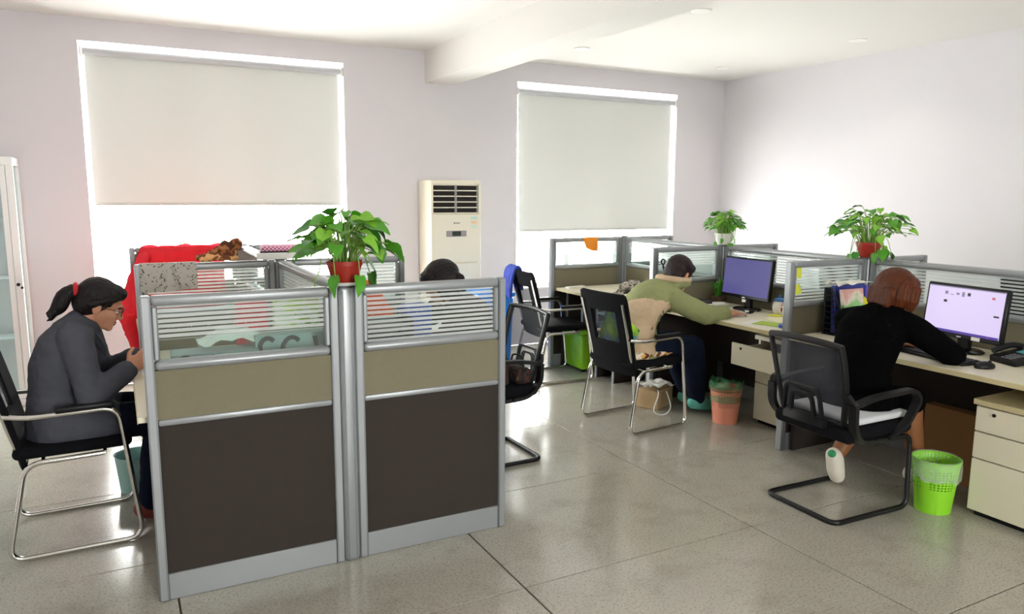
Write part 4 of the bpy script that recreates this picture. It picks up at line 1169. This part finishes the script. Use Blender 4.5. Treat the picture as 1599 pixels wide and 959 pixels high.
# far desk : dark patterned jacket, flat book, paper
def heap(name, c, r, m, label, cat, seed, z=.75, sub=4, amp=.35):
    b = bmesh.new(); bmesh.ops.create_icosphere(b, subdivisions=sub, radius=1)
    o = V((seed*1.3, seed*.7, seed))
    for v in b.verts:
        d = v.co.normalized(); k = 1+amp*noise.noise(d*1.8+o)+amp*.55*(1-abs(noise.noise(d*4+o))*2)*.5
        v.co = V((d.x*r[0]*k, d.y*r[1]*k, max(d.z, -.15)*r[2]*k+.15*r[2]*k))
        v.co.z = max(v.co.z, 0)
    me = bpy.data.meshes.new(name); b.to_mesh(me); b.free()
    ob = mesh_obj(name, me, m, None, (*c, z), 0, True, 180); return tag(ob, label, cat)
def patch_mat(name, cols, scale=14, rough=.8):
    m = bpy.data.materials.new(name); m.use_nodes = True; N = m.node_tree.nodes; L = m.node_tree.links
    tc = N.new('ShaderNodeTexCoord'); n = N.new('ShaderNodeTexNoise'); n.inputs['Scale'].default_value = scale; n.inputs['Detail'].default_value = 3
    L.new(tc.outputs['Object'], n.inputs[0]); r = N.new('ShaderNodeValToRGB'); r.color_ramp.interpolation = 'CONSTANT'
    e = r.color_ramp.elements; e[0].position = 0; e[0].color = lin(cols[0]); e[1].position = .42; e[1].color = lin(cols[1])
    for k, c in enumerate(cols[2:]):
        q = e.new(.5+.08*k); q.color = lin(c)
    L.new(n.outputs[0], r.inputs[0]); p = N['Principled BSDF']; L.new(r.outputs[0], p.inputs[0]); p.inputs['Roughness'].default_value = rough
    return m
heap('folded_garment', (4.10, 5.36), (.20, .16, .085), patch_mat('dark_pattern', ['2b2620', '6f6a58', 'b9b2a8', '3b3530'], 16), 'dark patterned garment heaped on the empty desk', 'garment', 5)
sheet('notebook', 3.86, 5.08, .24, .30, R(5), mat('notebook_cover', 'd8cdb8', .6), 'flat pale notebook on the empty desk', 'notebook', .7505, .012)
sheet('paper_strip', 3.78, 5.88, .20, .05, R(8), M_PAPER, 'white paper strip at the far end of the empty desk', 'paper', .7505, .014)
# orange cloth over the end screen
b = MB()
b.grid(lambda u, v: V((-.085+.17*u+.04*v*(1-u), -.033-.006*math.sin(u*9), .004-.135*v*(1-.25*(1-u)*(1-u)))), 10, 8, .003)
b.grid(lambda u, v: V((-.085+.17*u, -.033+.066*v, .005)), 10, 2, 0)
o = b.build('orange_cloth', M_ORANGE); o.location = (3.985, FFY, HR); tag(o, 'orange felt cloth hung over the end screen by the window', 'cloth')

# ================================================================== BINS, BOXES
def bin_(loc, label, m, r0, r1, h, holes=True, group='waste bins'):
    t = thing('waste_bin', label, 'bin', loc, 0, group)
    n = 72
    b = MB()
    rings_z = [0, h*.05]+[h*(.48+.025*q) for q in range(16)]+[h*.93, h]
    rr = lambda z: r0+(r1-r0)*z/h
    g = [[b.bm.verts.new((rr(z)*math.cos(2*PI*k/n), rr(z)*math.sin(2*PI*k/n), z)) for k in range(n)] for z in rings_z]
    for j in range(len(rings_z)-1):
        for k in range(n):
            if holes and 2 <= j <= 16 and j % 2 == 0 and k % 2 == 0 and k % 18 > 3: continue
            b.bm.faces.new([g[j][k], g[j][(k+1) % n], g[j+1][(k+1) % n], g[j+1][k]])
    b.bm.faces.new(g[0][::-1]); b.bm.normal_update()
    bmesh.ops.solidify(b.bm, geom=b.bm.faces[:], thickness=.003)
    b.build('bucket', m, t)
    b = MB(); b.tube([(r1*math.cos(2*PI*k/n), r1*math.sin(2*PI*k/n), h) for k in range(n)], .005, 6, closed=True); b.build('rim', m, t)
    return t
def liner(t, r, h, m, name, seed, over=.07, ruff=.012, rise=.0):
    b = MB(); o = V((seed, 0, 0)); n = 40; ringz = [(-.10, .94), (-.03, .965), (.008, 1.0), (.010, 1.05), (-.02, 1.075), (-over, 1.08)]
    rows = []
    for j, (dz, k) in enumerate(ringz):
        row = []
        for i in range(n):
            a = 2*PI*i/n; nz = noise.noise(V((math.cos(a)*2.2, math.sin(a)*2.2, j*.35))+o)
            zz = dz + (nz*over*.55 if j == len(ringz)-1 else 0) + (max(0, rise*(nz+.35)) if j in (1, 2, 3) else 0)
            row.append(b.bm.verts.new(((r*k+ruff*nz*(j > 2))*math.cos(a), (r*k+ruff*nz*(j > 2))*math.sin(a), h+zz)))
        rows.append(row)
    for j in range(len(rows)-1):
        for i in range(n): b.bm.faces.new([rows[j][i], rows[j][(i+1) % n], rows[j+1][(i+1) % n], rows[j+1][i]])
    return b.build(name, m, t, ang=180)
t = bin_((3.678, 2.252, 0), 'lime green perforated waste bin with a clear liner beside the three-drawer pedestal', M_LIME, .085, .112, .275)
liner(t, .110, .275, mat('clear_liner', 'd8e6d2', .25, alpha=.28), 'bin_liner', 3.3, .10)
t = bin_((3.80, 3.895, 0), 'salmon pink perforated waste bin with a green bag beside the open drawer', M_PINK, .085, .112, .255)
liner(t, .112, .258, mat('green_liner', '5fae7e', .3, alpha=.42), 'bin_liner', 8.1, .016, .010, .07)

t = thing('storage_box', 'lime green plastic storage box on the floor under the empty desk', 'box', (3.85, 5.785, 0), R(-3))
b = MB(); b.box((0, 0, .185), (.30, .36, .33), .025, seg=3); b.build('body', M_LIME2, t)
MB().box((0, 0, .362), (.315, .375, .03), .012, seg=2).build('lid', M_LIME2, t)
for sx in (-1, 1):
    for sy in (-1, 1): MB().box((sx*.11, sy*.14, .01), (.04, .04, .02), .004).build('foot', M_BLACK, t)
t = thing('recycling_bin', 'tall bright blue plastic bin behind the empty chair', 'bin', (3.02, 6.22, 0), R(4))
b = MB(); b.box((0, 0, .34), (.34, .34, .68), .03, seg=3, taper=1.12); b.build('body', M_BLUE, t)
MB().box((0, 0, .70), (.40, .40, .045), .018, seg=2).build('lid', M_BLUE, t)
MB().box((-.182, -.02, .42), (.004, .10, .12), .001).build('label', mat('bin_label', '4f8fc9', .5), t)
MB().box((-.02, -.184, .42), (.10, .004, .12), .001).build('label', mat('bin_label', '4f8fc9', .5), t)
# blue cloth over the empty chair's back
b = MB(); o_ = V((2, 5, 1))
def bl(u, v):
    a = u*PI*1.05
    w = .085+.02*math.sin(v*9)
    return V((math.cos(a)*.055*(1+.4*v)+.012*noise.noise(V((u*5, v*3, 1))), (v*.0)+(.10-.20*u)*.15+w*math.sin(u*14)*.12, 0))
b = MB()
for k in range(9):
    y0 = -.075+.02*k; dz = .20+.06*math.sin(k*1.9); 
    p = [V((.035, y0, -.16-.03*math.cos(k*1.3))), V((.022, y0, -.02)), V((-.005, y0+.002, .018)), V((-.040, y0+.004*k, -.02)), V((-.060-.006*(k % 3), y0*.8, -dz*.6)), V((-.058, y0*.6, -dz))]
    b.tube(spline(p, 4), .017, 8)
me = fuse(b, .008, 3, lambda co: .003*noise.noise(co*40))
o = mesh_obj('blue_cloth', me, M_BLUEC, None, (3.105, 5.815, .965), R(-6), ang=180); tag(o, 'royal blue cloth draped over the corner of the empty chair', 'cloth')

# chair 4 cushion and pillow
o = MB().box((0, 0, .03), (.40, .40, .045), .02, seg=3).build('seat_cushion', patch_mat('animal_print', ['5a2f16', 'd9a04a', 'f1e6d2', '7a4a22', 'efe0c8'], 9)); o.location = (3.225, 4.20, .492); o.rotation_euler = (0, 0, R(5)); tag(o, 'brown and cream printed seat cushion under the person in olive', 'cushion')
def pillow(name, loc, rot, sx, sz, th, m, label):
    b = MB()
    for s in (-1, 1):
        b.grid(lambda u, v: V((s*th*(math.sin(u*PI)*math.sin(v*PI))**.5, (u-.5)*sx, (v-.5)*sz)), 14, 14)
    bmesh.ops.remove_doubles(b.bm, verts=b.bm.verts[:], dist=.0008)
    o = b.build(name, m, ang=180); o.location = loc; o.rotation_euler = rot; return tag(o, label, 'pillow')
pillow('back_pillow', (3.035, 4.17, .65), (R(28), R(-8), R(5)), .34, .34, .065, patch_mat('pillow_print', ['9fcf2e', '7fb33a', '5f95a0', 'a9d23c'], 4), 'lime green and blue pillow tucked behind the person in olive')
# light cushion on the black mesh chair
o = MB().box((0, 0, .02), (.40, .42, .035), .016, seg=3).build('seat_pad', mat('light_pad', 'cfd0d4', .85, bump=.3, bscale=30)); o.location = (3.345, 2.545, .491); tag(o, 'light grey seat pad on the black mesh armchair', 'cushion')

# computer tower with cable under the olive desk, cardboard by the near desk
t = thing('paper_box', 'small open cardboard box with white paper under the olive-jacket desk', 'box', (3.62, 4.47, .0), R(25))
MB().box((0, 0, .07), (.26, .18, .14), .004).build('carton', mat('cardboard', 'b79b73', .8), t)
crumple('paper_sheet', (3.62, 4.47), .24, .18, .03, M_PAPER, 'white paper lying on the small cardboard box', 'paper', .143, 6)
tag(MB().tube(spline([(3.56, 4.36, .15), (3.50, 4.28, .13), (3.44, 4.25, .03), (3.50, 4.21, .006), (3.58, 4.23, .05), (3.60, 4.31, .15)], 8), .004, 8).build('white_cable', M_WHITE), 'white power cable looping to the floor beside the chrome chair', 'cable')
tag(MB().b2((4.12, 2.15, 0), (4.20, 2.62, .42), .003).build('cardboard_sheet', mat('brown_carton', '8a6238', .85, var=.05)), 'brown cardboard carton standing under the lit-monitor desk', 'carton')

# ================================================================== LEFT CLUSTER THINGS
def tissue_box(loc, rz, label, sz=(.30, .13, .19)):
    t = thing('tissue_carton', label, 'box', loc, rz, 'grey lettered cartons on the desk')
    MB().box((0, 0, sz[2]/2), sz, .003).build('carton', M_GREYBOX, t)
    yf = -sz[1]/2-.0012
    def glyph(pts, w=.016): 
        b = MB(); b.strap([V((x*s, yf, hz+(z-hz)*s)) for x, z in pts], .002, w*1.2, (0, 1, 0)); b.build('printed_letter', M_INK, t, smooth=False)
    hz = sz[2]-.018; s = 1.35
    def arc(cx, cz, r, a0, a1, n=10, k=1.25): return [(cx+r*math.cos(R(a0+(a1-a0)*i/n)), cz+k*r*math.sin(R(a0+(a1-a0)*i/n))) for i in range(n+1)]
    glyph(arc(-.085, hz-.026, .024, 40, 250)+arc(-.085, hz-.080, .024, 70, -140))
    glyph(arc(-.010, hz-.053, .034, 50, 310, 14, 1.6))
    glyph([(.062, hz), (.068, hz-.03), (.070, hz-.07), (.060, hz-.106)])
    MB().box((.004, yf, hz-.075), (.018, .003, .016), .001).build('printed_dot', mat('red_ink', 'b5122c', .6), t)
    return t
tissue_box((.655, 3.30, .75), R(0), 'grey carton with large black letters and a red dot, the taller one behind the pane', (.33, .13, .265))
tissue_box((.335, 3.28, .75), R(-3), 'low grey carton with black letters half hidden behind the pane', (.34, .13, .215))
crumple('plastic_wrap', (.40, 3.30), .26, .12, .035, mat('white_film', 'e9f0ea', .3, alpha=.75), 'white plastic wrap lying on the low grey carton', 'wrapper', .967, 12, 12, .002, .05)
tag(MB().box((.79-.02, 3.262, .90), (.03, .012, .07), .002).build('pink_label', mat('pink_card', 'c7898a', .6)), 'small pink card beside the lettered carton', 'card')
tag(MB().box((.52, 3.50, .94), (.13, .08, .38), .01, .1).build('red_packet', mat('red_packet', 'd5222f', .5)), 'upright red packet seen through the banded pane', 'packet')
tag(MB().box((.705, 3.45, .945), (.20, .06, .39), .006, -.05).build('lime_packet', patch_mat('lime_print', ['b5d93a', 'c9e06a', 'e8f0d8', '9ac52a'], 7)), 'upright lime green and white packet seen through the pane', 'packet')
tag(MB().box((.18, 3.55, .80), (.12, .05, .10), .006, .2).build('brown_box', mat('brown_packet', '8a6a52', .7)), 'small brown box on the desk behind the banded pane', 'box')
# keyboard and papers for the woman in grey
sheet('paper_sheet', .17, 3.95, .21, .30, R(4), M_PAPER, 'white sheet the woman in grey is reading', 'paper')
t = thing('pen', 'dark pen held above the sheet by the woman in grey', 'pen', (.085, 3.80, .84))
MB().tube([(.0, 0, -.05), (.01, .004, .06)], .0045, 8).build('barrel', M_BLACK, t); MB().tube([(-.003, -.001, -.068), (0, 0, -.05)], [.001, .0045], 8).build('tip', M_CHROME, t)
# right desk : file tray, orange bag
t = thing('document_tray', 'grey and black document tray behind the banded pane', 'tray', (1.05, 3.30, .75))
for k in range(5):
    MB().b2((-.13, -.11, .02+.058*k), (.13, .11, .026+.058*k)).b2((-.13, .104, .026+.058*k), (.13, .11, .05+.058*k)).build('shelf', mat('tray_grey', '5d666b', .5), t, smooth=False)
for sx in (-1, 1): MB().b2((sx*.13-.004, -.10, 0), (sx*.13+.004, .11, .30), .001).build('side_wall', mat('tray_dark', '2c3134', .5), t)
heap('orange_bag', (1.08, 3.54), (.14, .10, .36), mat('orange_nylon', 'f0562a', .55, bump=.3, bscale=20), 'bright orange bag on the desk behind the banded pane', 'bag', 11, .75, 4, .2)
tag(MB().box((1.335, 3.60, .90), (.16, .10, .30), .01, .2).build('blue_box', mat('blue_carton', '4d68b8', .5)), 'blue carton beside the orange bag', 'box')
tag(MB().box((1.17, 3.36, .82), (.10, .12, .14), .008, -.1).build('grey_box', mat('light_carton', '9aa9ad', .6)), 'pale grey carton next to the document tray', 'box')
# floral cloth, scarf, coat, boxes on the rear screens
def floral():
    m = bpy.data.materials.new('floral_cotton'); m.use_nodes = True; N = m.node_tree.nodes; L = m.node_tree.links
    tc = N.new('ShaderNodeTexCoord'); v = N.new('ShaderNodeTexVoronoi'); v.inputs['Scale'].default_value = 70
    L.new(tc.outputs['Object'], v.inputs['Vector'])
    r = N.new('ShaderNodeValToRGB'); e = r.color_ramp.elements; e[0].position = .24; e[0].color = lin('57534f'); e[1].position = .40; e[1].color = lin('b9b3aa')
    L.new(v.outputs['Distance'], r.inputs[0])
    v2 = N.new('ShaderNodeTexNoise'); v2.inputs['Scale'].default_value = 26; L.new(tc.outputs['Object'], v2.inputs['Vector'])
    gt = N.new('ShaderNodeMath'); gt.operation = 'GREATER_THAN'; gt.inputs[1].default_value = .44; L.new(v2.outputs[0], gt.inputs[0])
    mx = N.new('ShaderNodeMixRGB'); mx.inputs[1].default_value = lin('b9b3aa'); L.new(gt.outputs[0], mx.inputs[0]); L.new(r.outputs[0], mx.inputs[2])
    p = N['Principled BSDF']; L.new(mx.outputs[0], p.inputs[0]); p.inputs['Roughness'].default_value = .9
    return m
MF = floral()
b = MB()
def fc_(u, v):
    hang = .150+.006*math.sin(u*5)
    notch = .10*max(0, 1-abs(u-.47)/.13)
    z = HL+.003-hang*v*(1)+0
    return V((.0+.285*u, -.032-.008*math.sin(u*16)*v-.004*v, z-HL))
b.grid(fc_, 24, 10, .002)
b.grid(lambda u, v: V((.285*u, -.032+.066*v, .004)), 24, 3)
b.grid(lambda u, v: V((.285*u, .034, .004-.10*v)), 24, 4)
o = b.build('floral_cloth', MF); o.location = (.10, 4.50, HL); tag(o, 'pale floral cotton cloth hung over the screen below the brown scarf', 'cloth')
b = MB()
for k, (x, w) in enumerate(((.0, .13), (.155, .13))):
    b.prism([(x, -.02), (x+w, -.02), (x+w*.62, -.125), (x+w*.30, -.125)], -.047, -.043)
o = b.build('apron_tie', MF); o.location = (.105, 4.50, HL); tag(o, 'folded tie ends of the floral cloth lying over it', 'cloth')
# scarf : loops of rolled cloth
b = MB()
for pts, r_ in ((((0, .0, .02), (.06, -.01, .035), (.12, .0, .07), (.16, .01, .10), (.175, .0, .065), (.13, -.01, .03), (.07, -.015, .015)), .017),
                (((.10, .01, .02), (.15, .02, .03), (.21, .01, .05), (.235, 0, .095), (.215, -.01, .115), (.19, 0, .085), (.215, .01, .045)), .018),
                (((.02, -.02, .012), (.10, -.025, .020), (.18, -.02, .016), (.26, -.01, .018)), .016),
                (((.05, .015, .02), (.13, .02, .045), (.20, .015, .03), (.255, .01, .018)), .018),
                (((.09, -.012, .05), (.13, -.02, .075), (.17, -.015, .055)), .014)):
    b.tube(spline(pts, 6), r_, 8)
me = fuse(b, .006, 2, lambda co: .004*noise.noise(co*45))
o = mesh_obj('brown_scarf', me, patch_mat('scarf_print', ['5a2f1c', 'a86a3a', '6f3a22', 'd9a56a', '8a4a2a'], 14), None, (.385, 4.50, HL+.004), 0, ang=180); tag(o, 'brown patterned scarf bunched on top of the screen', 'scarf')
b = MB(); b.prism([(0, 0), (.0, .062), (.03, .05), (.105, .012), (.105, 0)], -.03, .03); o = b.build('grey_case', mat('taupe_case', '8a7c76', .6)); o.location = (.605, 4.50, HL+.005); tag(o, 'small grey wedge-shaped case beside the brown scarf', 'case')
# white box and checked cloth on the post
t = thing('carton_box', 'white flat box with a dark base line resting on the post', 'box', (.86, 4.55, HL+.006), R(-6))
MB().box((-.01, 0, .020), (.27, .20, .038), .003).build('box_body', M_WHITE, t); MB().box((-.0, 0, .041), (.25, .19, .004)).build('box_lid_gap', M_BLACK, t)
def check_mat():
    m = bpy.data.materials.new('pink_check'); m.use_nodes = True; N = m.node_tree.nodes; L = m.node_tree.links
    tc = N.new('ShaderNodeTexCoord'); c = N.new('ShaderNodeTexChecker'); c.inputs['Scale'].default_value = 90; c.inputs[1].default_value = lin('d9579a'); c.inputs[2].default_value = lin('f3dfe6')
    L.new(tc.outputs['Object'], c.inputs[0]); L.new(c.outputs[0], N['Principled BSDF'].inputs[0]); N['Principled BSDF'].inputs['Roughness'].default_value = .85
    return m
b = MB(); b.box((0, 0, .016), (.27, .17, .032), .010, seg=2); o = b.build('checked_cloth', check_mat()); o.location = (.88, 4.55, HL+.050); o.rotation_euler = (0, 0, R(-6)); tag(o, 'folded pink and white checked cloth on the white box', 'cloth')
# red coat
b = MB()
def coat(u, v):
    x = .15+.54*u; z = HL+.006
    w = .016*math.sin(u*19+v*2)+.010*math.sin(u*37)
    hang = .60+.10*math.sin(u*6)
    return V((x-.14*v**.7*(1-u)*(1-u), 5.845-.02-abs(w)*min(1, v*3+.1)-.05*v*(1-u), z-hang*v))
b.grid(coat, 36, 16, .006)
b.grid(lambda u, v: V((.15+.54*u, 5.845-.02+.09*v, HL+.010+.012*math.sin(u*15)*math.sin(v*PI))), 36, 4)
b.grid(lambda u, v: V((.15+.54*u, 5.93+.01*math.sin(u*17), HL+.006-.5*v)), 24, 6)
co = b.build('red_coat', M_RED, ang=180); tag(co, 'bright red nylon coat hung over the rearmost screen', 'coat')
b = MB(); b.chain([(.165, 5.80, 1.16), (.09, 5.77, .97), (.055, 5.75, .74), (.085, 5.74, .575)], [.040, .056, .068, .045])
me = fuse(b, .010, 4, folds(.014, 5, 8, 16)); mesh_obj('sleeve', me, M_RED, co, ang=180)
# teal water bottle and bucket on the floor by the seated woman
t = thing('floor_bucket', 'pale teal bucket under the desk of the woman in grey', 'bucket', (.02, 4.42, 0))
MB().lathe([(.001, 0), (.085, 0), (.105, .20), (.11, .205), (.10, .20), (.08, .01), (.001, .008)], 24).build('body', mat('pale_teal', 'a9d6d2', .4), t)
# handbag hung on the mesh chair's arm
t = thing('patterned_handbag', 'dark patterned handbag on the seat of the mesh armchair', 'handbag', (2.085, 3.87, .492), R(10))
b = MB(); b.box((0, 0, .05), (.10, .17, .10), .03, seg=3); b.build('bag_body', patch_mat('bag_print', ['0f0c0d', '1b1416', '4f2a20', '12121a', '6b5f42'], 26), t)
MB().tube(spline([(0, -.06, .08), (0, -.045, .16), (0, .045, .16), (0, .06, .08)], 6), .006, 8).build('handle', M_BLACK, t)

bpy.data.batch_remove(TRASH)
